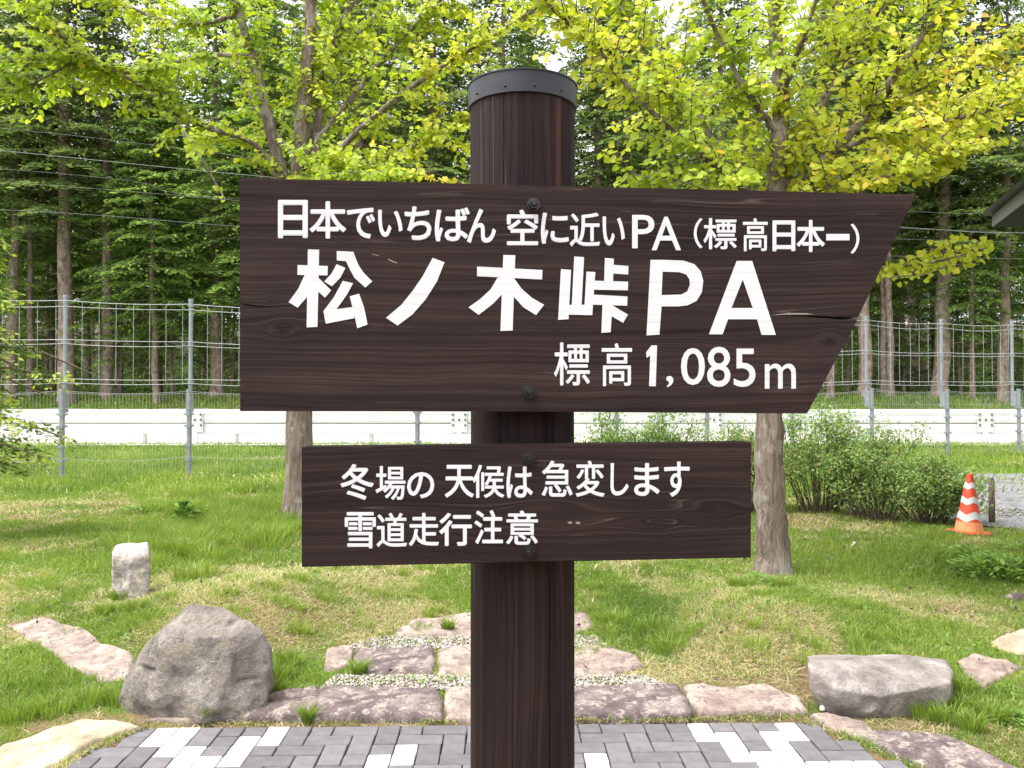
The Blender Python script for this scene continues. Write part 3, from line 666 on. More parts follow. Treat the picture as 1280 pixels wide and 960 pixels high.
strokes(P1, b1, [[(192, 349), (252, 351), (243, 762), (185, 765)], [(137, 432), (298, 438), (296, 488), (136, 485)], [(175, 485), (218, 485), (215, 545), (192, 598), (137, 660), (89, 630), (140, 560)],
                 [(243, 495), (316, 568), (283, 606), (240, 568)], [(345, 428), (392, 448), (365, 500), (320, 546), (279, 520), (318, 478)], [(346, 358), (434, 362), (460, 430), (490, 475), (535, 520), (498, 553), (440, 500), (415, 455), (395, 412), (346, 408)],
                 [(378, 517), (433, 530), (400, 590), (345, 668), (438, 655), (440, 716), (287, 745), (275, 678), (330, 605)], [(415, 600), (465, 585), (492, 660), (510, 750), (455, 770), (438, 690)]], ZA)
strokes(P1, b1, [[(857, 394), (920, 418), (880, 520), (820, 615), (750, 695), (670, 755), (608, 714), (690, 645), (750, 570), (805, 490)]], ZA)
pxz = (0, 0, 1.0)
strokes(P1, b1, [[(814.3, 431.7), (821.2, 431.7), (819.6, 482.8), (811.2, 482.6), (812.6, 444.2), (808.2, 447.6), (807.6, 440.2)]], pxz)
strokes(P1, b1, [[(629.1, 318.7), (644.1, 319.1), (640.8, 413.1), (625.5, 413.7)], [(596.3, 333.3), (678, 337.5), (677.6, 349.4), (596.3, 345.4)], [(622, 347), (631, 347), (629.5, 366), (616, 380), (598.3, 393.6), (585.6, 384.2), (600, 374), (613, 362)],
                 [(643.3, 349), (652, 361), (665, 372.5), (680, 381), (670, 394), (654, 384), (640.5, 369)]], pxz)
strokes(P1, b1, [[(410, 487), (474, 492), (458, 803), (392, 808)], [(494, 408), (556, 412), (540, 720), (478, 720)], [(571, 503), (627, 506), (608, 778), (555, 778)], [(450, 714), (608, 712), (606, 778), (452, 775)],
                 [(687, 417), (744, 422), (738, 575), (682, 575)], [(735, 460), (836, 468), (834, 522), (735, 515)], [(600, 560), (834, 567), (832, 622), (600, 617)], [(600, 648), (830, 660), (828, 719), (600, 712)],
                 [(672, 700), (735, 700), (724, 886), (665, 890)], [(733, 716), (833, 775), (802, 827), (726, 783)]], ZB)
strokes(P1, b1, [[(277, 342), (330, 342), (400, 345), (440, 358), (464, 385), (473, 420), (468, 462), (448, 495), (415, 511), (380, 515), (318, 515), (310, 620), (262, 623)]], ZC, {0: [(322, 386), (385, 388), (410, 397), (422, 415), (423, 435), (413, 460), (392, 471), (318, 473)]})
strokes(P1, b1, [[(597, 346), (655, 346), (743, 621), (690, 621), (673, 563), (565, 563), (545, 619), (494, 619)]], ZC, {0: [(620, 415), (657, 521), (578, 521)]})

def marks(pl, board, polys, mat='scuff'):
    for P_ in polys:
        q = [pl.uv(*v) for v in P_]; me = bpy.data.meshes.new('scratch'); me.from_pydata([(a, -.0004, b) for a, b in q], [], [tuple(range(len(q)))]); me.materials.append(MAT[mat]); link(bpy.data.objects.new('scratch', me), board)
MAT['scuff'] = plain('bare_wood_scuff', (.20, .17, .155), .8, 0, .3, 200)
marks(P1, b1, [[(484, 323.6), (488, 324.4), (493, 327), (496.6, 328.2), (496, 329.3), (491, 327.8), (486, 325.4)], [(465, 317.4), (474, 319.4), (473.6, 320.2), (465, 318.2)], [(962, 394.2), (985, 391.2), (1008, 391.4), (1018, 393.2), (1004, 393.4), (985, 393.5)]])
marks(P2, b2, [[(709, 652.4), (714, 651.6), (716, 654.2), (711, 655)], [(719, 652.6), (723.5, 651.4), (726, 655), (721, 655.2)]])
# ------------------------------------------------------------------ grass
def blades(name, n_, xr, yr, hgt, wid, dens_pow=0, lean=.5, thatch=False):
    x = rng.uniform(*xr, n_); y = yr[0]+(yr[1]-yr[0])*rng.uniform(0, 1, n_)**(1+dens_pow)
    vis = np.abs(x) < (y*.68+.6); x, y = x[vis], y[vis]
    keep = np.ones(len(x), bool)
    for P_ in EXCL: keep &= ~inpoly(x, y, P_)
    for P_ in GRV: keep &= ~inpoly(x, y, P_) | (rng.uniform(0, 1, len(x)) < .28)
    keep &= ~inpoly(x, y, YARD) | (rng.uniform(0, 1, len(x)) < .12)
    keep &= (y > 4.3) | (rng.uniform(0, 1, len(x)) < .35) | (np.abs(x) > 2.2) | (y < 3.7)
    d = dry(x, y); tuft = vnoise(x, y, 7, 21)*.6+vnoise(x, y, 2.2, 22)*.6
    keep &= rng.uniform(0, 1, len(x)) < np.where(d > .6, .95, .6+.6*tuft)
    if thatch: keep &= rng.uniform(0, 1, len(x)) < np.clip((d-.30)*2.2, .02, 1)*(.35+vnoise(x, y, 9, 77))
    x, y, d, tuft = x[keep], y[keep], d[keep], tuft[keep]; N = len(x); z = h(x, y)-.004
    isdry = rng.uniform(0, 1, N) < np.clip((d-.10)*1.2, .08, .82)
    if thatch: isdry[:] = True
    lush = np.zeros(N)
    for (cx, cy, rx, ry, s) in DW:
        if s < 0: lush += -s*np.exp(-((x-cx)/rx)**2-((y-cy)/ry)**2)
    H_ = hgt*rng.uniform(.45, 1.25, N)*(.55+.7*tuft+.7*np.clip(lush, 0, 1.2)); H_ = np.where(isdry, H_*1.15, H_)
    a = rng.uniform(0, 2*pi, N); ln = np.where(isdry, rng.uniform(.9, 2.2, N), rng.uniform(.1, lean*1.5, N))
    hx = H_*ln; up = np.where(isdry, H_*rng.uniform(.12, .8, N), H_)
    dx, dy = np.cos(a), np.sin(a); b = rng.uniform(0, 2*pi, N); wv = wid*rng.uniform(.6, 1.3, N); wx, wy = np.cos(b)*wv/2, np.sin(b)*wv/2
    B = np.stack([x, y, z], -1); S = np.stack([wx, wy, 0*wx], -1)
    Mi = B+np.stack([dx*hx*.35, dy*hx*.35, up*.6], -1); Tp = B+np.stack([dx*hx, dy*hx, up*np.where(isdry, .8, .97)], -1)
    V = np.stack([B-S, B+S, Mi+S*.8, Mi-S*.8, Tp], 1).reshape(-1, 3)
    i0 = np.arange(N)[:, None]*5
    Fc = np.concatenate([i0+np.array([[0, 1, 2]]), i0+np.array([[0, 2, 3]]), i0+np.array([[3, 2, 4]])])
    gt = np.clip(.16+.36*rng.uniform(0, 1, N)+.35*(vnoise(x, y, 1.1, 30)-.5)-.12*np.clip(lush, 0, 1)+.12*np.clip(d-.2, 0, .5), 0, .6)
    tn = np.where(isdry, rng.uniform(.66, 1, N), gt)
    return tag(fast(name, V, Fc, MAT['grass'], np.repeat(tn, 5)), kind='stuff')
blades('lawn_grass', 480000, (-4.5, 4.5), (3.2, 6.3), .034, .0042, .0, .8)
blades('lawn_grass', 230000, (-7.5, 7.5), (6.3, 11.5), .055, .0065, .15, .7)
blades('verge_grass', 130000, (-15, 15), (11.5, 22), .12, .014, .1, .5)
blades('bank_grass', 60000, (-27, 27), (30.5, 40), .22, .05, 0, .4)
def tufts(name, spots, nb, hgt, wid, tint=(.05, .5)):
    V = []; T = []
    for (px, py, rr) in spots:
        c_ = gnd(px, py)
        for _ in range(nb):
            a = random.uniform(0, 6.28); r = rr*random.random()**.5; x, y = c_.x+r*cos(a), c_.y+r*sin(a)*.8; z = float(h(x, y))
            hh = hgt*random.uniform(.5, 1.1); l = hh*random.uniform(.2, .9); a2 = a+random.uniform(-.7, .7); b = random.uniform(0, 6.28); w_ = wid*random.uniform(.6, 1.2)
            s = Vector((cos(b)*w_/2, sin(b)*w_/2, 0)); B = Vector((x, y, z)); d = Vector((cos(a2), sin(a2), 0))
            M1 = B+d*l*.3+Vector((0, 0, hh*.6)); Tp = B+d*l+Vector((0, 0, hh*.9)); V += [B-s, B+s, M1+s*.8, M1-s*.8, Tp]; T += [random.uniform(*tint)]*5
    N = len(V)//5; i0 = np.arange(N)[:, None]*5
    Fc = np.concatenate([i0+np.array([[0, 1, 2]]), i0+np.array([[0, 2, 3]]), i0+np.array([[3, 2, 4]])])
    return tag(fast(name, [tuple(v) for v in V], Fc, MAT['grass'], T), kind='stuff')
blades('dry_thatch', 110000, (-4.6, 4.6), (3.9, 8.5), .046, .0042, .0, .8, thatch=True)
tufts('tall_grass', [(random.gauss(300, 45), random.gauss(655, 22), .22) for _ in range(60)]+[(random.gauss(230, 30), random.gauss(690, 12), .15) for _ in range(16)], 220, .17, .006, (.18, .6))
tufts('grass_tuft', [(1160, 900, .07), (1185, 905, .08), (1200, 890, .07), (1150, 885, .05), (1205, 868, .05), (836, 815, .1), (850, 800, .1), (815, 790, .1), (150, 880, .08), (110, 880, .1), (60, 895, .1), (20, 900, .1),
                     (449, 845, .035), (350, 850, .06), (362, 835, .06), (170, 765, .06), (150, 750, .05), (980, 735, .08), (925, 735, .08), (770, 780, .1), (1100, 880, .03), (345, 870, .04), (385, 905, .02), (262, 905, .02), (1215, 915, .05), (1240, 900, .08), (560, 790, .03), (130, 770, .05)], 240, .10, .0045, (.12, .55))
tufts('grass_tuft', [(random.uniform(720, 1180), random.uniform(700, 830), random.choice((.04, .07, .12))) for _ in range(70)]+[(random.uniform(0, 560), random.uniform(670, 800), random.choice((.04, .07, .11))) for _ in range(80)], 90, .065, .0042, (.2, .62))

# ------------------------------------------------------------------ scattered leaf clouds
def leaf_cards(C, size, normals=None, aspect=.6, seed=0, dirs=None):
    """rhombic leaves: returns V, F (4 verts each)"""
    N = len(C); d = rng.normal(size=(N, 3)) if dirs is None else dirs+rng.normal(size=(N, 3))*.35
    d /= np.linalg.norm(d, axis=1)[:, None]; nrm = rng.normal(size=(N, 3)) if normals is None else normals+rng.normal(size=(N, 3))*.6
    s = np.cross(d, nrm); s /= np.linalg.norm(s, axis=1)[:, None]+1e-9
    L = (size if np.ndim(size) else np.full(N, size))[:, None]*rng.uniform(.6, 1.3, (N, 1))
    V = np.stack([C-d*L/2, C+s*L*aspect/2, C+d*L/2, C-s*L*aspect/2], 1).reshape(-1, 3)
    return V, np.arange(4*N).reshape(N, 4)
def shrub(px, py, hgt, rx, lab, grp, yellow=0, n=9500, top_only=False):
    g_ = gnd(px, py); e = empty('shrub', g_); tag(e, lab, 'shrub', grp)
    tb = Tubes(); tips = []
    for k in range(46):
        a = random.uniform(0, 6.28); r = rx*random.random()**.5; tip = Vector((r*cos(a), r*sin(a)*.8, hgt*(1-.45*(r/rx)**2)*random.choice((random.uniform(.6, .95), random.uniform(.7, 1.0), random.uniform(.9, 1.3)))))
        b = Vector((tip.x*.35, tip.y*.35, 0)); mid = (b+tip)/2+Vector((random.uniform(-.08, .08), random.uniform(-.08, .08), .05)); tb.add([b, mid, tip], [.009, .006, .003], 4); tips.append((b, mid, tip))
        for _ in range(3):
            t = random.uniform(.4, .9); q = mid.lerp(tip, t); e2 = q+Vector((random.gauss(0, .13), random.gauss(0, .13), random.uniform(.05, .2))); tb.add([q, e2], [.004, .002], 3); tips.append((q, (q+e2)/2, e2))
    tb.build('stems', MAT['twig'], e)
    T = np.array([[list(a), list(b), list(c)] for a, b, c in tips]); i = rng.integers(0, len(T), n); t = rng.uniform(.25, 1.05, n)[:, None]
    A, B, C_ = T[i, 0], T[i, 1], T[i, 2]; P = A*(1-t)**2+2*B*t*(1-t)+C_*t*t+rng.normal(size=(n, 3))*.06
    P = P[P[:, 2] > .04]; V, Fc = leaf_cards(P, .04, normals=np.tile([0, -.2, .8], (len(P), 1)), aspect=.5)
    tn = np.clip(rng.uniform(.1, .85, len(P))+.25*(vnoise(P[:, 0]+px, P[:, 2]*1.3, 6, 5)-.5), 0, .95)
    if yellow: tn = np.where(rng.uniform(0, 1, len(P)) < yellow, 1, tn)
    o = fast('foliage', V, Fc, MAT['shrub'], np.repeat(tn, 4), e); o['kind'] = 'stuff'; return e
SG = 'shrubs in the bed behind the right tree'
for a_ in [(1025, 640, 1.06, .66, 'dense green shrub directly right of the planted tree trunk', SG, .02), (1095, 650, .92, .62, 'middle green shrub of the row, between trunk and cone', SG, .03),
           (1160, 655, .62, .5, 'lowest shrub of the row, ending at the traffic cone', SG, .02), (925, 640, .98, .6, 'shrub with a few reddish leaves left of the right trunk', SG, .12),
           (835, 640, 1.12, .5, 'taller shrub seen between the boards right of the post', SG, .0), (765, 640, .98, .5, 'shrub seen just right of the post between the boards', SG, 0)]:
    shrub(*a_)
def weed(px, py, r, n, lab, sz=.05, hgt=.12, name='weed_plant'):
    g_ = gnd(px, py); P = []; Dr_ = []
    for k in range(n):
        a = random.uniform(0, 6.28); q = r*random.random()**.6; P.append((q*cos(a), q*sin(a)*.8, hgt*random.uniform(.3, 1)*(1-.4*q/r))); Dr_.append((cos(a), sin(a), .25))
    V, Fc = leaf_cards(np.array(P), sz, normals=np.tile([0, 0, 1.4], (n, 1)), dirs=np.array(Dr_), aspect=.45)
    e = empty(name, g_); tag(e, lab, 'plant'); tag(fast('leaves', V, Fc, MAT['weed'], np.repeat(rng.uniform(0, 1, n), 4), e), kind='stuff'); return e
weed(1250, 722, .38, 500, 'broad leaved weeds at the right edge above the dark stone', .075, .2)
weed(1205, 700, .22, 200, 'weed clump with pale leaves below the traffic cone', .05, .14)
weed(1272, 905, .12, 260, 'leafy weeds in the grass at the lower right corner', .028, .06)
weed(1255, 868, .1, 160, 'small weeds beside the pinkish flagstone', .022, .05)
weed(175, 641, .28, 260, 'dark creeping plant on the pale grass at the left', .05, .1)
weed(945, 732, .14, 160, 'leafy weeds at the foot of the right tree', .035, .1)
weed(235, 655, .16, 60, 'pale fern in the tall grass at the left', .16, .28, 'fern')
weed(1268, 690, .2, 200, 'grey green weeds at the right edge', .04, .14)

# low broad leaved weeds, clover and fallen bits mixed into the lawn; moss along the paving
n_ = 26000; x = rng.uniform(-6, 6, n_); y = rng.uniform(4.2, 10.5, n_); k_ = (np.abs(x) < y*.7) & (vnoise(x, y, 2.6, 61)*vnoise(x, y, 9, 62) > .30)
for P_ in EXCL+[YARD]: k_ &= ~inpoly(x, y, P_)
x, y = x[k_], y[k_]; z = h(x, y)+rng.uniform(.008, .035, len(x)); V, Fc = leaf_cards(np.stack([x, y, z], -1), .024, normals=np.tile([0, 0, 1.6], (len(x), 1)), aspect=.7)
tag(fast('lawn_weeds', V, Fc, MAT['weed'], np.repeat(rng.uniform(0, .8, len(x)), 4)), kind='stuff')
n_ = 1500; x = rng.uniform(-6, 6, n_); y = rng.uniform(4.2, 10.5, n_); z = h(x, y)+rng.uniform(.02, .045, n_); V, Fc = leaf_cards(np.stack([x, y, z], -1), .03, normals=np.tile([0, 0, 1.2], (n_, 1)), aspect=.6)
tag(fast('fallen_leaves', V, Fc, MAT['twig']), kind='stuff')
mp = []
for a_, b_ in zip(PAVE[1:-2], PAVE[2:-1]):
    L_ = math.hypot(b_[0]-a_[0], b_[1]-a_[1])
    for _ in range(int(L_*700)):
        t = random.random(); q = (a_[0]+(b_[0]-a_[0])*t, a_[1]+(b_[1]-a_[1])*t)
        if float(vnoise(q[0], q[1], 6, 71)) >.56: mp.append((q[0]+random.gauss(0, .006), q[1]+random.gauss(0, .009), random.uniform(0, .012)))
V, Fc = leaf_cards(np.array(mp), .011, normals=np.tile([0, 0, .8], (len(mp), 1)), aspect=.8)
MAT['moss'] = leafmat('yellow_moss', [(0, (.10, .09, .03)), (.6, (.17, .18, .04)), (1, (.26, .22, .07))], .1)
tag(fast('moss', V, Fc, MAT['moss'], np.repeat(rng.uniform(0, 1, len(mp)), 4)), kind='stuff')
# ------------------------------------------------------------------ planted trees (round leaves in strings)
def bez(pts, n):
    """Catmull-Rom through pts"""
    P = [Vector(p_[:3]) for p_ in pts]; P = [P[0]*2-P[1]]+P+[P[-1]*2-P[-2]]; out = []
    for i in range(1, len(P)-2):
        for k in range(n):
            t = k/n; a, b, c, d = P[i-1:i+3]
            out.append(.5*((2*b)+(c-a)*t+(2*a-5*b+4*c-d)*t*t+(3*b-a-3*c+d)*t**3))
    out.append(P[-2]); return out
def katsura(name, lab, base, limbs, D, sub_n, zmin, yel, seed, leafsize=.062, skip=None):
    random.seed(seed); e = empty(name, base); tag(e, lab, 'tree'); O = Vector(base)
    shoots = []
    for li, (pts, r0, r1, leafy) in enumerate(limbs):
        P = bez([at(px, py, D+dd) for (px, py, dd) in pts], 6)
        if li == 0: P[0] = O+Vector((0, 0, -.05))
        n_ = len(P); tb = Tubes(); rad = [r0+(r1-r0)*(k/(n_-1))**.8 for k in range(n_)]
        if li == 0: rad[0] *= 1.35; rad[1] *= 1.1
        for k in range(1, n_-1): P[k] = P[k]+Vector((random.gauss(0, 1), random.gauss(0, 1), random.gauss(0, .4)))*min(.006, rad[k]*.12)
        tb.add([q-O for q in P], [r*random.uniform(.93, 1.07) for r in rad], 14 if li == 0 else 8)
        tb.build('trunk' if li == 0 else 'limb', MAT['bark_katsura' if P[-1].z < 2.2 else 'bark_trunk'] if li == 0 else MAT['bark_limb'], e)
        if not leafy: continue
        ln = sum((P[k+1]-P[k]).length for k in range(n_-1)); cnt = int(ln*sub_n*leafy)
        for c_ in range(cnt):
            f = random.uniform(.12 if li else .45, 1)*(n_-1); k = min(int(f), n_-2); q = P[k].lerp(P[k+1], f-k); tdir = (P[k+1]-P[k]).normalized()
            side = Vector((random.gauss(0, 1), random.gauss(0, 1.1), random.gauss(.15, .55))); side -= tdir*side.dot(tdir); side.normalize()
            d = (side*1.0+tdir*random.uniform(.3, 1.2)).normalized(); L = random.uniform(.10, .48)*(1.2-.4*f/(n_-1))*(1 if random.random() < .85 else 1.8)
            e2 = q+d*L+Vector((0, 0, -.12*L)); m_ = q+d*L*.5+Vector((0, 0, .05*L)); shoots.append((q, m_, e2, L))
            if random.random() < .6:
                t = random.uniform(.3, .8); q2 = q.lerp(e2, t); d2 = (d+Vector((random.gauss(0, .7), random.gauss(0, .7), random.gauss(0, .35)))).normalized(); L2 = L*random.uniform(.3, .6)
                shoots.append((q2, q2+d2*L2*.5, q2+d2*L2, L2))
        if li and leafy:      # leaves right along the limb end
            for k in range(n_//2, n_-1): shoots.append((P[k], (P[k]+P[k+1])/2, P[k+1], (P[k+1]-P[k]).length))
    tb = Tubes(); C = []; Dd = []; Tn = []
    for (a, b, c, L) in shoots:
        if skip and skip(c): continue
        tb.add([a-O, b-O, c-O], [.006, .0045, .002], 3)
        nl = max(2, int(L/.021)); yt = yel(c)+random.gauss(0, .09); ax = (c-a).normalized(); sd_ = ax.cross(Vector((0, 0, 1))); sd_.normalize()
        for k in range(nl):
            t = (k+random.random()*.6)/nl; p_ = a*(1-t)**2+b*2*t*(1-t)+c*t*t; 
            if t < .08: continue
            s = 1 if k % 2 else -1
            off = sd_*s*random.uniform(.015, .04)+Vector((random.gauss(0, .012), random.gauss(0, .012), random.gauss(-.015, .015)))
            C.append(p_+off-O); Dd.append(sd_*s*.8+ax*.5+Vector((0, 0, random.uniform(-.9, -.1)))); Tn.append(yt+random.gauss(0, .10)+.22*(t > .85)*random.random())
    if shoots: tb.build('twigs', MAT['bark_limb'], e)['kind'] = 'stuff'
    C = np.array([list(v) for v in C]); Dd = np.array([list(v) for v in Dd]); N = len(C)
    Dd += rng.normal(size=Dd.shape)*.35; Dd /= np.linalg.norm(Dd, axis=1)[:, None]
    up = np.tile([0, -.55, .75], (N, 1))+rng.normal(size=(N, 3))*.45; S = np.cross(Dd, up); S /= np.linalg.norm(S, axis=1)[:, None]; Nn = np.cross(S, Dd)
    sz = leafsize*rng.uniform(.65, 1.15, (N, 1))
    shp = [(0, .05), (.40, -.06), (.52, .35), (.36, .75), (0, 1.0), (-.36, .75), (-.52, .35), (-.40, -.06)]   # heart-round outline
    V = np.stack([C+S*sz*x+Dd*sz*(y-.05)+Nn*sz*(abs(x)*.22-.12*y*y) for x, y in shp]+[C+Dd*sz*.42-Nn*sz*.04], 1).reshape(-1, 3)
    i0 = np.arange(N)[:, None]*9
    Fc = np.concatenate([i0+np.array([[8, k, (k+1) % 8]]) for k in range(8)])
    tn = np.clip(np.array(Tn), 0, 1)
    o = fast('crown', V, Fc, MAT['leaf'], np.repeat(tn, 9), e); o['kind'] = 'stuff'; print(name, 'leaves', N)
    return e
gl = gnd(375, 648); gr_ = gnd(967, 716)
DL, DR = gl.y, gr_.y
L_limbs = [
 ([(375, 648, 0), (374, 520, 0), (374, 400, .02), (374, 300, 0), (373, 225, 0), (378, 150, .05), (386, 60, .1), (392, -60, .1), (400, -250, .2)], .165, .05, .6),
 ([(372, 290, 0), (345, 190, -.15), (325, 110, -.25), (305, 40, -.3), (280, -60, -.4), (260, -200, -.4)], .085, .03, .8),
 ([(374, 260, 0), (395, 170, .15), (405, 90, .3), (440, 0, .4), (470, -100, .5)], .075, .03, .9),
 ([(352, 232, -.1), (320, 182, -.3), (262, 160, -.6), (215, 140, -.8), (180, 110, -1.0), (125, 82, -1.2), (60, 74, -1.4), (-20, 78, -1.6)], .035, .010, 1.1),
 ([(215, 140, -.8), (240, 180, -.9), (262, 215, -.95), (282, 250, -1.0)], .018, .006, .6),
 ([(315, 70, -.28), (250, 70, -.6), (180, 90, -.9), (110, 80, -1.2), (60, 20, -1.4), (20, -60, -1.5)], .03, .010, 2.3),
 ([(300, 20, -.3), (220, 30, -.2), (120, -10, -.1), (30, -40, 0)], .03, .01, 1.1),
 ([(120, 60, -1.2), (60, 95, -1.3), (10, 120, -1.4), (-40, 150, -1.5)], .015, .006, 1.6),
 ([(380, 230, 0), (430, 180, -.3), (500, 120, -.6), (590, 60, -.9), (680, 5, -1.2), (740, -40, -1.3)], .045, .012, 1.5),
 ([(378, 240, 0), (430, 212, -.3), (500, 190, -.6), (560, 160, -.8), (610, 140, -.9)], .03, .008, 2.0),
 ([(392, 180, .1), (450, 110, 0), (500, 50, -.2), (560, -10, -.3), (620, -60, -.4)], .04, .012, 1.6),
 ([(385, 120, .1), (430, 60, .5), (480, 10, .8), (540, -50, 1.0)], .03, .012, 1.0),
 ([(374, 200, 0), (330, 150, .5), (300, 90, .9), (290, 20, 1.2)], .035, .012, .7),
 ([(376, 235, 0), (410, 220, -.6), (450, 215, -1.0), (520, 215, -1.4)], .02, .006, 1.6),
]
R_limbs = [
 ([(967, 716, 0), (964, 640, 0), (961, 540, 0), (964, 420, .0), (966, 300, 0), (972, 200, 0), (976, 110, .05), (968, 20, .1), (964, -120, .1), (970, -300, .1)], .135, .035, .6),
 ([(968, 290, 0), (1010, 225, -.1), (1060, 170, -.25), (1100, 120, -.35), (1145, 55, -.4), (1190, 0, -.4), (1250, -90, -.4)], .05, .018, 1.0),
 ([(970, 250, 0), (1010, 160, .1), (1043, 100, .2), (1048, 40, .2), (1040, -60, .3)], .045, .018, 1.1),
 ([(966, 280, 0), (925, 230, -.2), (865, 185, -.35), (800, 125, -.5), (745, 60, -.6), (690, 10, -.7), (650, -40, -.8)], .035, .009, 1.5),
 ([(865, 185, -.35), (840, 120, -.3), (800, 60, -.2), (770, 0, -.1), (750, -60, 0)], .02, .008, 1.7),
 ([(966, 270, 0), (900, 190, .3), (860, 120, .6), (820, 50, .8), (790, -30, 1.0)], .035, .012, 1.2),
 ([(975, 170, 0), (930, 110, -.2), (900, 50, -.3), (870, -20, -.4)], .03, .012, 1.4),
 ([(966, 300, 0), (935, 262, -.2), (880, 235, -.4), (830, 222, -.5), (795, 222, -.5)], .015, .005, 1.1),
 ([(1000, 245, 0), (1080, 210, .3), (1160, 180, .6), (1230, 130, .8), (1300, 90, 1.0)], .035, .010, 1.7),
 ([(1040, 190, -.2), (1110, 165, -.5), (1190, 150, -.8), (1260, 130, -1.0), (1330, 95, -1.2)], .025, .008, 1.9),
 ([(1090, 130, -.3), (1150, 110, -.3), (1210, 70, -.4), (1270, 40, -.5), (1330, 0, -.6)], .025, .008, 1.6),
 ([(968, 275, 0), (1030, 235, -.3), (1100, 222, -.6), (1160, 205, -.8), (1200, 190, -.9)], .022, .007, 1.7),
 ([(1048, 90, .2), (1090, 40, .4), (1120, -20, .5), (1160, -80, .5)], .025, .01, 1.3),
 ([(978, 120, 0), (1000, 60, -.5), (1020, 0, -.8), (1040, -60, -1)], .025, .01, 1.3),
 ([(964, 400, 0), (1040, 362, -.1), (1090, 338, -.15), (1140, 332, -.2), (1190, 322, -.25), (1238, 308, -.3)], .014, .004, .01),
]
def yl(c): 
    s = c.x/c.y*F+640; zz = (c.z-1.5)/c.y*F
    return .26+.26*float(vnoise(c.x, c.z, 1.4, 41))+(.17 if 520 < s < 720 else 0)-(.04 if s < 260 else 0)
def yr(c):
    return .30+.40*float(vnoise(c.x+3, c.z, 1.7, 42))+.10*float(sstep(2.0, 3.3, c.x))
katsura('katsura_tree', 'planted tree with lime green round leaves, its trunk left of the signpost', gl, L_limbs, DL, 15, 0, yl, 5, .060,
        skip=lambda c: (c.z-1.5)/c.y*F < (494-205 if c.x/c.y*F < -370 else 494-250) + (50 if c.x/c.y*F < -470 else 0))
ke = katsura('katsura_tree', 'planted tree with yellowing round leaves, its trunk right of the signpost', gr_, R_limbs, DR, 21, 0, yr, 9, .052,
        skip=lambda c: (c.z-1.5)/c.y*F < 494-max(160, 262-max(0, (c.x/c.y*F-440))*.45))
# the low leafy spray of the right tree
def spray(parent, paths, D):
    O = Vector(parent.location); C = []
    tb = Tubes(); V = []; T = []
    for pts in paths:
        P = bez([at(px, py, D+dd) for px, py, dd in pts], 5); tb.add([q-O for q in P], [.006*(1-.6*k/len(P)) for k in range(len(P))], 4)
        for k in range(len(P)-1):
            a, b = P[k], P[k+1]; n_ = max(2, int((b-a).length/.014))
            for i in range(n_):
                C.append((a.lerp(b, (i+random.random())/n_)+Vector((random.gauss(0, .01), random.gauss(0, .03), random.gauss(-.005, .02)))-O, (b-a).normalized(), 1 if i % 2 else -1))
    for (c, ax, s) in C:
        d = (Vector((random.gauss(0, .5), random.gauss(0, .5), s*.5-.25))+ax*.5).normalized(); n_ = Vector((random.gauss(0, .4), -.8, random.gauss(.45, .35))); S = d.cross(n_).normalized(); N_ = S.cross(d); z = .056*random.uniform(.6, 1.1)
        for x, y in [(0, .05), (.40, -.06), (.52, .35), (.36, .75), (0, 1.0), (-.36, .75), (-.52, .35), (-.40, -.06)]: V.append(c+S*z*x+d*z*y+N_*z*(abs(x)*.2-.1*y*y))
        V.append(c+d*z*.42-N_*z*.04); T += [min(1, max(0, random.gauss(.62, .12)))]*9
    tb.build('twigs', MAT['bark_limb'], parent)['kind'] = 'stuff'
    N = len(C); i0 = np.arange(N)[:, None]*9; Fc = np.concatenate([i0+np.array([[8, k, (k+1) % 8]]) for k in range(8)])
    fast('leafy_spray', [tuple(v) for v in V], Fc, MAT['leaf'], T, parent)['kind'] = 'stuff'
spray(ke, [[(1085, 340, -.15), (1130, 332, -.2), (1185, 325, -.25), (1240, 308, -.3)], [(1120, 335, -.2), (1160, 315, -.1), (1190, 300, 0), (1205, 296, .05)], [(1140, 340, -.2), (1190, 333, -.3), (1230, 322, -.4)],
           [(1105, 335, -.1), (1150, 330, .1), (1200, 312, .2), (1232, 305, .25)], [(1090, 345, -.2), (1130, 345, -.35), (1165, 342, -.45)]], DR)

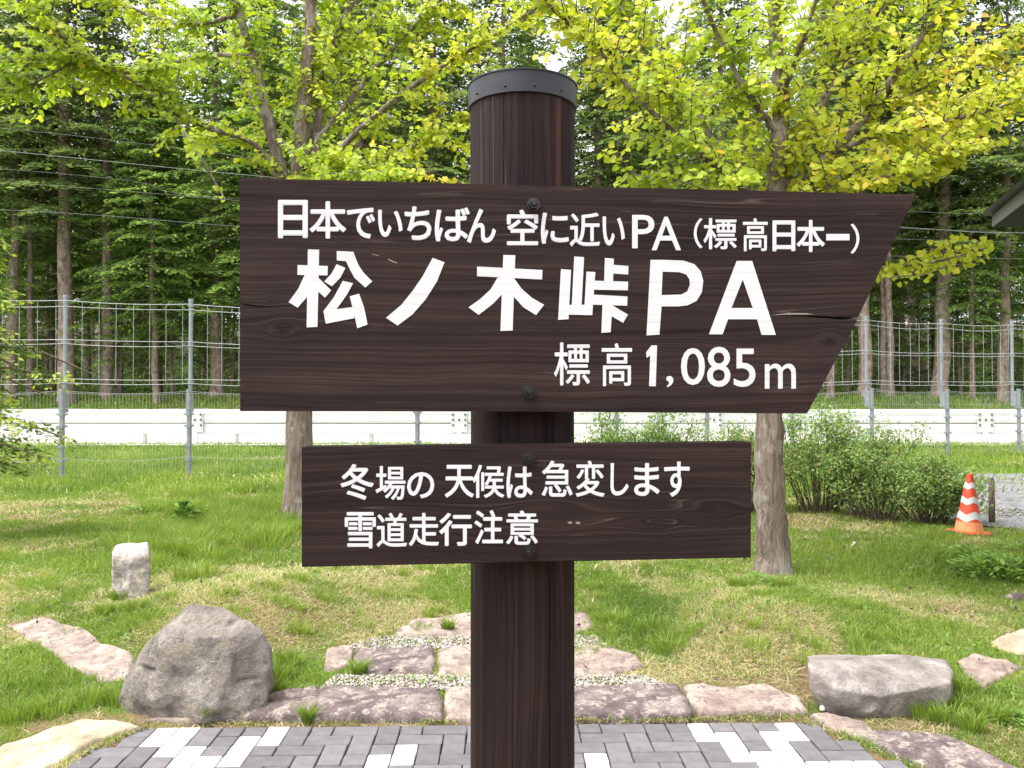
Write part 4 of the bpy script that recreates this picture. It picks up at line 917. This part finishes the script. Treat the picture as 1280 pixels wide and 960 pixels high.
# ------------------------------------------------------------------ conifers
def conifer_proto(seed, Ht, r0, z0, nb, L0, mat, q=(28, 8), size=.20, droop=.28, dead=14, tipbright=.15):
    """returns (trunk mesh, branches mesh, crown mesh)"""
    random.seed(seed); rg = np.random.default_rng(seed)
    tb = Tubes(); bx, by = random.uniform(-.25, .25), random.uniform(-.2, .2)
    def ax(z): t = z/Ht; return Vector((bx*sin(t*3)+.04*sin(z*1.7+seed), by*sin(t*2.4)+.03*sin(z*1.3), z))
    zz = [0, .25, .7, 1.6]+list(np.linspace(2.6, Ht, 16)); tb.add([ax(z) for z in zz], [max(.02, r0*(1.3 if z == 0 else 1.1 if z < .3 else 1)*(1-.93*(z/Ht)**1.1)) for z in zz], 10)
    t_ = tb.build('trunk', MAT['bark_pine']); tm = t_.data; bpy.data.objects.remove(t_)
    tb = Tubes(); P0 = []; DI = []; LL = []
    for k in range(dead):
        z = random.uniform(1.6, z0+1.5); a = random.uniform(0, 6.28); L = random.uniform(.4, 1.5); o_ = ax(z); d = Vector((cos(a), sin(a), -.1)); tb.add([o_, o_+d*L*.5+Vector((0, 0, .05)), o_+d*L+Vector((random.gauss(0, .1), random.gauss(0, .1), -.12*L))], [.022, .014, .006], 3)
    for k in range(nb):
        f = (k+random.random())/nb; z = z0+(Ht-z0-.3)*f**.9; a = k*2.4+random.uniform(-.5, .5); prof_ = (min(1, .55+f*2.2) if f < .2 else 1)*(1-f)**.75+.08
        L = L0*prof_*random.uniform(.7, 1.15); o_ = ax(z); P0.append(list(o_)); DI.append([cos(a), sin(a), random.uniform(-.08, .18)]); LL.append(L)
        d = Vector(DI[-1]); tb.add([o_, o_+d*L*.5+Vector((0, 0, -droop*L*.25)), o_+d*L+Vector((0, 0, -droop*L))], [.028*max(.35, L/L0), .016*max(.4, L/L0), .005], 3)
    b_ = tb.build('branches', MAT['bark_pine']); bmh = b_.data; bpy.data.objects.remove(b_)
    P0, DI, LL = np.array(P0), np.array(DI), np.array(LL); NB = len(P0)
    nt_, ns_ = q; reps = (nt_*ns_*(LL/L0+.15)).astype(int); bi = np.repeat(np.arange(NB), reps); N = len(bi)
    tw = rg.integers(0, nt_, N); t = .12+.88*(tw+.5+(tw % 3)*.1)/nt_; side = np.where(tw % 2 == 0, 1, -1)*1.0; s = rg.uniform(0, 1, N)
    hsh = ((bi*131+tw*17) % 97)/97.0
    l = LL[bi]*(.10+.42*(1-t)*np.minimum(1, t*3.2)+.05)*(.65+.7*hsh)
    ph = np.arctan2(DI[bi, 1], DI[bi, 0]); per = np.stack([-np.sin(ph), np.cos(ph), 0*ph], -1)*side[:, None]
    fw = DI[bi]; pos = P0[bi]+fw*(LL[bi]*t)[:, None]; pos[:, 2] -= droop*LL[bi]*t*t
    tdir = per*.85+fw*.55; pos = pos+tdir*(l*s)[:, None]; pos[:, 2] -= (.25+.35*hsh)*l*s*s+.02
    pos += rg.normal(size=(N, 3))*np.array([.03, .03, .035])
    dirs = tdir+np.array([0, 0, -.25])+rg.normal(size=(N, 3))*.3; dirs /= np.linalg.norm(dirs, axis=1)[:, None]
    nr = np.tile([0, 0, 1.0], (N, 1))+rg.normal(size=(N, 3))*.45; sdv = np.cross(dirs, nr); sdv /= np.linalg.norm(sdv, axis=1)[:, None]
    Ls = (size*rg.uniform(.6, 1.3, N))[:, None]; V = np.stack([pos-dirs*Ls/2, pos+sdv*Ls*.19, pos+dirs*Ls/2, pos-sdv*Ls*.19], 1).reshape(-1, 3)
    tn = np.clip(rg.uniform(.05, .75, N)+tipbright*2*((s > .7)|(t > .85))*rg.uniform(0, 1, N)+.25*(hsh-.5), 0, 1)
    c_ = fast('crown', V, np.arange(4*N).reshape(N, 4), mat, np.repeat(tn, 4)); cm = c_.data; bpy.data.objects.remove(c_)
    return tm, bmh, cm
PR = [conifer_proto(1, 21, .26, 6.0, 150, 3.3, MAT['needle_a']), conifer_proto(2, 24, .28, 7.0, 160, 3.0, MAT['needle_a']),
      conifer_proto(3, 19, .21, 4.2, 150, 3.4, MAT['needle_b'], droop=.32), conifer_proto(4, 22, .24, 8.5, 130, 3.2, MAT['needle_a']),
      conifer_proto(5, 17, .15, 3.2, 140, 3.0, MAT['needle_b'], droop=.22), conifer_proto(6, 23, .20, 9.5, 120, 2.8, MAT['needle_a']), conifer_proto(7, 18, .13, 2.6, 95, 4.3, MAT['needle_b'], q=(34, 13), size=.20, droop=.26, dead=10, tipbright=.28)]
UN = [conifer_proto(11, 5.5, .06, .5, 90, 1.7, MAT['needle_b'], q=(16, 5), size=.15, dead=0), conifer_proto(12, 4.0, .05, .3, 80, 1.5, MAT['needle_a'], q=(16, 5), size=.15, dead=0)]
NPL = 0
def plant(pr, x, y, s, rz, lab, grp, name='conifer_tree', sz=1.0):
    global NPL
    e = empty(name, (x, y, float(h(x, y))-.05), rz); e.scale = (s, s, s*sz); tag(e, lab, 'tree', grp); NPL += 1
    for nm, me in zip(('trunk', 'branches', 'crown'), pr):
        o = bpy.data.objects.new(nm, me); link(o, e)
        if nm != 'trunk': o['kind'] = 'stuff'
    return e
random.seed(21)
FG = 'conifers along the front edge of the forest'
front = [(12, 500, .8, 3, 'slim conifer trunk at the far left behind the fence'), (38, 502, .6, 5, 'thin conifer trunk second from the left edge'), (84, 502, 1.0, 1, 'stout mottled conifer behind the leftmost fence post'),
         (135, 497, .9, 3, 'conifer in the shade right of the mottled one'), (270, 506, 1.1, 2, 'larch with pale trunk just left of the upper board'), (196, 494, .8, 4, 'slim larch between two fence posts on the left'),
         (735, 495, .8, 1, 'conifer whose trunk shows just right of the post top'), (775, 497, .9, 0, 'conifer trunk above the upper board right of the cap'), (905, 496, .9, 3, 'conifer behind the crown of the right tree'), (540, 497, .9, 0, 'conifer seen left of the cap above the board'),
         (1038, 503, .7, 5, 'thin conifer trunk beside the slanted end of the board'), (1082, 508, 1.0, 3, 'thick pale trunk leaning behind the fence at the slanted board end'), (1114, 508, .7, 5, 'slender pale trunk behind the fence right of the thick one'), (1104, 504, .65, 5, 'slender trunk close behind its pale neighbour'),
         (1175, 506, 1.1, 0, 'stout pale trunk beside the fence post near the low leafy spray'), (1215, 500, .7, 4, 'young larch under the roof corner'), (1252, 499, .8, 3, 'conifer trunk right under the roof corner'), (330, 500, .9, 2, 'larch hidden partly by the left tree'),
         (440, 500, 1.0, 1, 'conifer behind the left tree crown'), (640, 500, 1.0, 3, 'conifer directly behind the post cap'), (1300, 503, .9, 2, 'larch at the right edge of the view'), (-30, 503, .9, 2, 'larch at the left edge of the view')]
for (px, py, s, pi_, lab) in front:
    D = 34.9+random.uniform(-.3, .9); x = (px-640)/F*D
    e = plant(PR[pi_], x, D, s*random.uniform(.95, 1.05) if s < .9 else s, random.uniform(0, 6.28), lab, FG, sz=1.0/s**.6)
    e.scale[0] *= 1.22; e.scale[1] *= 1.22
    e.rotation_euler = (random.uniform(-.015, .015), random.uniform(-.02, .02), e.rotation_euler[2])
k = 0
pts_ = []
while k < 165:
    y = 39+66*random.random()**1.2; x = random.uniform(-1, 1)*(y*.76+3)
    if any((x-a)**2+(y-b)**2 < 3.4 for a, b in pts_): continue
    pts_.append((x, y)); k += 1
    plant(random.choice(PR[:4] if y > 50 else PR[:6]), x, y, random.uniform(.85, 1.15), random.uniform(0, 6.28), 'tall conifer standing in the shade inside the forest', 'conifers deep inside the forest')
for k in range(60):
    y = random.uniform(36.5, 66); x = random.uniform(-1, 1)*(y*.66)
    plant(random.choice(UN), x, y, random.uniform(.6, 1.2), random.uniform(0, 6.28), 'young conifer in the undergrowth between the forest trunks', 'young conifers in the undergrowth', name='conifer_sapling')
YG = 'young larches with low light green branches at the forest edge'
for (px, D_, s_, lab) in [(150, 36.2, .62, 'low branched larch spreading light green sprays left of centre'), (215, 36.8, .7, 'light green larch beside the second fence post'), (290, 37.0, .62, 'light green larch close to the left end of the upper board'), (60, 38, .7, 'light green larch behind the left fence corner'),
                      (1200, 37, .66, 'light green larch left of the roof corner'), (1262, 37.5, .7, 'light green larch below the roof corner'), (1130, 38.5, .7, 'light green larch behind the low leafy spray'), (560, 38, .7, 'light green larch left of the cap'), (800, 38.5, .75, 'light green larch right of the cap'), (1060, 39, .7, 'larch above the slanted board end'), (440, 39, .7, 'larch behind the left crown')]:
    plant(PR[6], (px-640)/F*D_, D_, s_, random.uniform(0, 6.28), lab, YG)
# undergrowth along the forest edge
N = 150000; x = rng.uniform(-62, 62, N); y = rng.uniform(38.5, 92, N); b_ = vnoise(x, y, .5, 51)*vnoise(x, y, 1.7, 52); z = h(x, y)+rng.uniform(0, 1, N)*np.clip(b_*4.5-.35, 0.15, 2.6)*np.clip((y-36)/14, .35, 1.3)
V, Fc = leaf_cards(np.stack([x, y, z], -1), .22, normals=np.tile([0, -.3, .8], (N, 1)))
tag(fast('undergrowth', V, Fc, MAT['needle_b'], np.repeat(rng.uniform(0, .5, N), 4)), kind='stuff')

# small fir at the left edge
fp = conifer_proto(31, 3.9, .05, .75, 34, 1.15, MAT['needle_c'], q=(26, 13), size=.075, droop=.26, dead=10, tipbright=.42)
gf = gnd(-60, 690)
fe = plant(fp, -5.35, 8.2, 1.0, 1.0, 'small fir with bright new tips reaching in from the left edge', None, name='fir_tree')

# ------------------------------------------------------------------ wire fence
fe_ = empty('wire_fence', (0, 0, 0)); tag(fe_, 'tall galvanised wire fence along the far edge of the lawn', 'fence')
TH = R(15.2); FX0, FY0 = (78-640)/F*13.75, 13.75; STEP = 1.985
fu = Vector((cos(TH), sin(TH), 0)); fn = Vector((-sin(TH), cos(TH), 0))
def fpos(k): q = Vector((FX0, FY0, 0))+fu*STEP*k; return Vector((q.x, q.y, float(h(q.x, q.y))))
def ring_mesh(name, parts, mat):
    bm = bmesh.new()
    for (kind, c_, s) in parts:
        if kind == 'c':
            q = bmesh.ops.create_cone(bm, cap_ends=True, segments=12, radius1=s[0], radius2=s[0], depth=s[1])
            for v in q['verts']: v.co += Vector(c_)
        else: box_bm(bm, c_, s, TH)
    me = bpy.data.meshes.new(name); bm.to_mesh(me); bm.free(); me.materials.append(mat)
    for p_ in me.polygons: p_.use_smooth = False
    return me
off_up = fn*.17
low_m = ring_mesh('lower_post', [('c', (0, 0, .72), (.042, 1.5)), ('c', (0, 0, 1.475), (.05, .03))], MAT['galv'])
up_m = ring_mesh('upper_post', [('c', (off_up.x, off_up.y, 2.15), (.034, 1.78)), ('c', (off_up.x, off_up.y, 3.05), (.042, .05))], MAT['galv'])
br_m = ring_mesh('bracket', [('b', (off_up.x*.5, off_up.y*.5, 1.40), (.02, .19, .05)), ('b', (off_up.x*.5, off_up.y*.5, 1.12), (.02, .19, .05)), ('b', (off_up.x*.5+fu.x*.05, off_up.y*.5+fu.y*.05, 1.26), (.012, .16, .34)), ('b', (off_up.x*.5-fu.x*.05, off_up.y*.5-fu.y*.05, 1.26), (.012, .16, .34))], MAT['galv'])
cl_m = ring_mesh('clamp', [('b', (0, 0, 0), (.16, .07, .028)), ('c', (0, 0, 0), (.055, .045))], MAT['galv'])
cu_m = ring_mesh('clamp', [('b', (0, 0, 0), (.11, .05, .02)), ('c', (0, 0, 0), (.043, .05))], MAT['galv'])
KK = list(range(-1, 12))
def post_at(k):
    q = fpos(k); p_ = link(bpy.data.objects.new('fence_post', low_m), fe_); p_.location = q
    u_ = link(bpy.data.objects.new('upper_post', up_m), p_); b_ = link(bpy.data.objects.new('bracket', br_m), p_)
    for z in (.28, .52, .86, 1.06): c_ = link(bpy.data.objects.new('clamp', cl_m), p_); c_.location = (0, 0, z)
    for z in (1.62, 2.28, 2.96): c_ = link(bpy.data.objects.new('clamp', cu_m), p_); c_.location = (off_up.x, off_up.y, z)
for k in KK: post_at(k)
def fine_panel(k, seed):
    a, b = fpos(k), fpos(k+1); tb = Tubes(); n_ = 38; L = (b-a)
    bow = lambda t, z: 4*t*(1-t)*(.015+.0*z)
    def pt(t, z, sag=0): q = a+L*t; return q-fn*(.05+bow(t, z)*2)+Vector((0, 0, z-4*t*(1-t)*sag))
    for i in range(1, n_): t = i/n_; tb.add([pt(t, .03, 0), pt(t, 1.43, .02*random.uniform(.8, 1.2))], .0021, 3)
    for z, sg in ((.06, .05), (.33, .055), (.62, .0), (.9, .0), (1.16, .02), (1.42, .03), (1.45, .04)):
        tb.add([pt(t, z+.004*sin(t*9+seed), sg) for t in np.linspace(0, 1, 9)], .0032, 3)
    tb.build('mesh_panel', MAT['wire'], fe_)['kind'] = 'stuff'
LV = [2.98, 2.88, 2.32, 2.25, 1.66, 1.59]
for k in KK[:-1]:
    fine_panel(k, k); a, b = fpos(k)+off_up, fpos(k+1)+off_up; L = b-a
    sag = [random.uniform(.02, .05), 0, 0]
    def pu(t, z, s): q = a+L*t; return q-fn*(.04+.05*4*t*(1-t))+Vector((0, 0, z-4*t*(1-t)*s))
    sg = [.045, .05, .03, .03, .02, .03]; sg = [s*random.uniform(.4, 1.4) for s in sg]
    for z, s in zip(LV, sg):
        tb = Tubes(); tb.add([pu(t, z, s) for t in np.linspace(0, 1, 9)], .0055, 4); tb.build('horizontal_wire', MAT['wire'], fe_)
    for i in range(1, 8):
        t = (i+random.uniform(-.08, .08)-.1)/7.6+.02; tb = Tubes(); tb.add([pu(t, 2.98, sg[0]), pu(t, 2.28, .03)+fn*random.uniform(-.015, .015), pu(t, 1.6, .03)], .0042, 4); tb.build('vertical_wire', MAT['wire'], fe_)

# ------------------------------------------------------------------ guard rail
YR = 21.9; zr = 1.5-(511.5-494)/F*YR; LX = 22
def rail_piece(x0, x1):
    e = empty('guard_rail', ((x0+x1)/2, YR, float(h(0, YR)))); z_ = zr-e.location.z; Ln = x1-x0
    def beam(nm, zt, zb_, y, waves):
        n_ = 12*waves; prof_ = [(-.007*(.5-.5*cos(2*pi*waves*i/n_)), zt+(zb_-zt)*i/n_) for i in range(n_+1)]; V = []
        for xx in (-Ln/2, Ln/2):
            for (yy, zz_) in prof_: V.append((xx, y+yy, zz_))
        for xx in (-Ln/2, Ln/2):
            for (yy, zz_) in prof_: V.append((xx, y+yy+.006, zz_))
        m_ = n_+1; Fc = [(i, i+1, m_+i+1, m_+i) for i in range(n_)]+[(2*m_+i+1, 2*m_+i, 3*m_+i, 3*m_+i+1) for i in range(n_)]+[(0, m_, 3*m_, 2*m_), (n_, 2*m_+n_, 3*m_+n_, m_+n_)]
        fast(nm, V, Fc, MAT['rail'], None, e, True)
    beam('beam', z_, z_-.365, 0, 2); beam('lower_beam', z_-.395, z_-.66, .012, 1)
    bm = bmesh.new(); box_bm(bm, (0, .03, z_-.38), (Ln, .01, .10)); obj('spacer_strip', bm, MAT['spacer'], e)
    return e, z_
piece = 0
xr = [-26.0, -18.0, -8.35, -1.35, 5.4, 12.6, 20.0, 28.0]
labs = ['far left end of the white guard rail', 'white guard rail length left of the riveted joint', 'white guard rail length under the upper board, left part', 'white guard rail length behind the post', 'white guard rail length behind the shrubs', 'white guard rail length at the right behind the fence', 'white guard rail length beyond the right edge']
for i in range(len(xr)-1):
    e, z_ = rail_piece(xr[i]+.004, xr[i+1]-.004); tag(e, labs[i], 'guard rail', 'white guard rails along the road')
    bm = bmesh.new(); box_bm(bm, (xr[i+1]-e.location.x-.05, -.05, z_-.33), (.42, .012, .56), bev=.003); box_bm(bm, (xr[i+1]-e.location.x-.05, -.052, z_-.74), (.13, .05, .34)); pl_ = obj('joint_plate', bm, MAT['rail'], e)
    for dx in (-.16, 0, .16):
        for dz in (-.14, -.28, -.42):
            if dx == 0 and dz != -.28: continue
            bm = bmesh.new(); q = bmesh.ops.create_cone(bm, cap_ends=True, segments=8, radius1=.034, radius2=.028, depth=.03)
            for v in bm.verts: v.co = (v.co.x, v.co.z, v.co.y)
            o = obj('bolt', bm, MAT['hole'], pl_); o.location = (xr[i+1]-e.location.x-.05+dx, -.064, z_+dz)
    for x in np.arange(xr[i]+1, xr[i+1], 3.6):
        bm = bmesh.new(); bmesh.ops.create_cone(bm, cap_ends=True, segments=12, radius1=.06, radius2=.06, depth=z_+.1); bmesh.ops.translate(bm, verts=bm.verts, vec=(x-e.location.x, .12, z_/2-.05)); obj('rail_post', bm, MAT['rail'], e, True)

# ------------------------------------------------------------------ traffic cone, stake, roof corner, cables
gc = gnd(1211, 668); s = 1.0
ce = empty('traffic_cone', gc, .3); tag(ce, 'orange traffic cone with three white bands beside the shrubs', 'traffic cone'); ce.rotation_euler = (0, .03, .25)
HC = (668-594)/F*gc.y; hc = HC
bm = bmesh.new(); box_bm(bm, (0, 0, .018), (.29, .29, .036), bev=.012); obj('base', bm, MAT['cone'], ce)
bm = bmesh.new(); box_bm(bm, (-.11, .03, .012), (.18, .26, .024), .3, bev=.008); obj('rubber_weight', bm, MAT['rubber'], ce)
rz_ = lambda t: .125*(1-t)+.028*t
def coneband(t0, t1, dr, mat, nm, zig=0):
    V = []; NS = 32
    for j, t in enumerate((t0, t1)):
        for k in range(NS):
            a_ = 2*pi*k/NS; tt = t; r = rz_(tt)+dr; tt += zig*(abs(((a_/(pi/2)+.15) % 1)*2-1)-.5); r = rz_(tt)+dr; V.append((r*cos(a_), r*sin(a_), .036+(hc-.036)*tt))
    Fc = [(k, (k+1) % NS, NS+(k+1) % NS, NS+k) for k in range(NS)]
    return fast(nm, V, Fc, mat, None, ce, True)
coneband(0, 1, 0, MAT['cone'], 'cone_body')
bm = bmesh.new(); bmesh.ops.create_cone(bm, cap_ends=True, segments=24, radius1=.03, radius2=.026, depth=.02); bmesh.ops.translate(bm, verts=bm.verts, vec=(0, 0, hc)); obj('cone_tip', bm, MAT['cone'], ce, True)
coneband(.76, .86, .002, MAT['tape'], 'white_band', .04); coneband(.49, .60, .002, MAT['tape'], 'white_band', .05); coneband(.20, .33, .002, MAT['tape'], 'white_band', .07); coneband(0, .17, .003, MAT['cone_pale'], 'skirt')
gs = gnd(1240, 656); hs2 = (656-600)/F*gs.y
bm = bmesh.new(); bmesh.ops.create_cone(bm, cap_ends=True, segments=10, radius1=.033, radius2=.03, depth=hs2+.1); bmesh.ops.translate(bm, verts=bm.verts, vec=(0, 0, hs2/2-.05))
st_e = empty('wooden_stake', gs); tag(st_e, 'short weathered wooden stake beside the traffic cone', 'stake'); obj('stake', bm, MAT['stake'], st_e, True)
bm = bmesh.new(); bmesh.ops.create_cone(bm, cap_ends=True, segments=12, radius1=.02, radius2=.012, depth=.05); bmesh.ops.translate(bm, verts=bm.verts, vec=(0, 0, hs2+.02)); obj('stake_cap', bm, MAT['galv'], st_e, True)
tb = Tubes(); tb.add([(.04*cos(t), .04*sin(t), hs2-.07+.004*sin(3*t)) for t in np.linspace(0, 6.28, 12)], .004, 4); tb.build('tie_wire', MAT['wire'], st_e)

C0 = at(1242, 284, 8.0); re = empty('rest_building', (C0.x+2.5, C0.y-2.5, 0)); tag(re, 'dark roof corner of a low building reaching in at the right', 'building')
O = Vector(re.location); vd = Vector((-.316, -1, 0)).normalized()
A = C0; B_ = C0+vd*5; Cc = B_+Vector((6, 0, 0)); Dd_ = C0+Vector((6, 0, 0)); th_ = .14
def slab(pts, z0_, z1_, nm, mat):
    bm = bmesh.new(); lo = [bm.verts.new(Vector((q.x, q.y, q.z+z0_))-O) for q in pts]; hi = [bm.verts.new(Vector((q.x, q.y, q.z+z1_))-O) for q in pts]
    bm.faces.new(lo); bm.faces.new(hi[::-1])
    for i in range(len(pts)): bm.faces.new((lo[i], lo[i-1], hi[i-1], hi[i]))
    bmesh.ops.recalc_face_normals(bm, faces=bm.faces); return obj(nm, bm, mat, re)
slab([A, B_, Cc, Dd_], 0, .10, 'soffit', MAT['soffit'])
up_ = Vector((0, 0, 1)); o1 = Vector((-.02, .02, 0))
slab([A+o1*.5, B_+o1*.5, B_+Vector((.02, 0, 0)), A+Vector((.02, -.02, 0))], .004, .118, 'fascia', MAT['fascia'])
bm = bmesh.new(); lift = .12; a0 = A+Vector((-.07, .05, lift)); b0_ = B_+Vector((-.07, -.05, lift)); c0_ = Cc+Vector((0, -.05, lift)); d0_ = Dd_+Vector((0, .05, lift)); ap = (A+B_+Cc+Dd_)/4+Vector((0, 0, 1.3))
vv = [bm.verts.new(q-O) for q in (a0, b0_, c0_, d0_)]; v2 = [bm.verts.new(q-O+Vector((0, 0, .04))) for q in (a0, b0_, c0_, d0_)]; pk = bm.verts.new(ap-O)
bm.faces.new(vv)
for i in range(4): bm.faces.new((vv[i], vv[i-1], v2[i-1], v2[i])); bm.faces.new((v2[i-1], v2[i], pk))
bmesh.ops.recalc_face_normals(bm, faces=bm.faces); obj('roof', bm, MAT['roof'], re)
bm = bmesh.new(); wl = A+Vector((1.3, -.9, 0)); wp = [wl, wl+vd*3.6, wl+vd*3.6+Vector((4.4, 0, 0)), wl+Vector((4.4, 0, 0))]
lo = [bm.verts.new(Vector((q.x, q.y, 0))-O) for q in wp]; hi = [bm.verts.new(Vector((q.x, q.y, A.z))-O) for q in wp]
for i in range(4): bm.faces.new((lo[i], lo[i-1], hi[i-1], hi[i]))
obj('wall', bm, MAT['wall'], re)

cab = [('highest cable of the bundle above the fence', [(-200, 170), (0, 160), (640, 235), (1138, 264), (1241, 266), (1500, 262)], .0028, 25), ('bright cable crossing above the left part of the fence', [(-200, 168), (30, 191), (300, 218), (640, 248), (1171, 287), (1280, 291), (1500, 292)], .006, 24),
       ('thin cable just under the bright one', [(-200, 200), (0, 211), (170, 227), (252, 245), (640, 270), (1060, 283), (1280, 291.5)], .0028, 26), ('middle thin cable of the bundle', [(-200, 215), (36, 230), (208, 243), (640, 280), (1000, 295), (1280, 303)], .0028, 27),
       ('lowest cable of the bundle across the trunks', [(-200, 255), (19, 263), (136, 270), (298, 283), (640, 306), (1247, 323), (1500, 325)], .0035, 25)]
for lab, pts, r, D in cab:
    tb = Tubes(); P = bez([at(px, py, D+(px-640)*.003) for px, py in pts], 6); o0 = P[0]; tb.add([q-o0 for q in P], r, 5); o = tb.build('overhead_cable', MAT['cable']); o.location = o0; tag(o, lab, 'cable', 'cables strung across in front of the forest')
for (px, py) in ((1068, 683), (1066, 686), (1112, 880), (1028, 894)):
    g_ = gnd(px, py); bm = bmesh.new(); bmesh.ops.create_icosphere(bm, subdivisions=1, radius=.014); o = obj('white_pebble', bm, MAT['flower']); o.location = g_+Vector((0, 0, .03)); tag(o, 'small white pebble or blossom lying in the grass', 'pebble', 'small white bits in the grass')
print('conifers', NPL, 'pavers', npv)
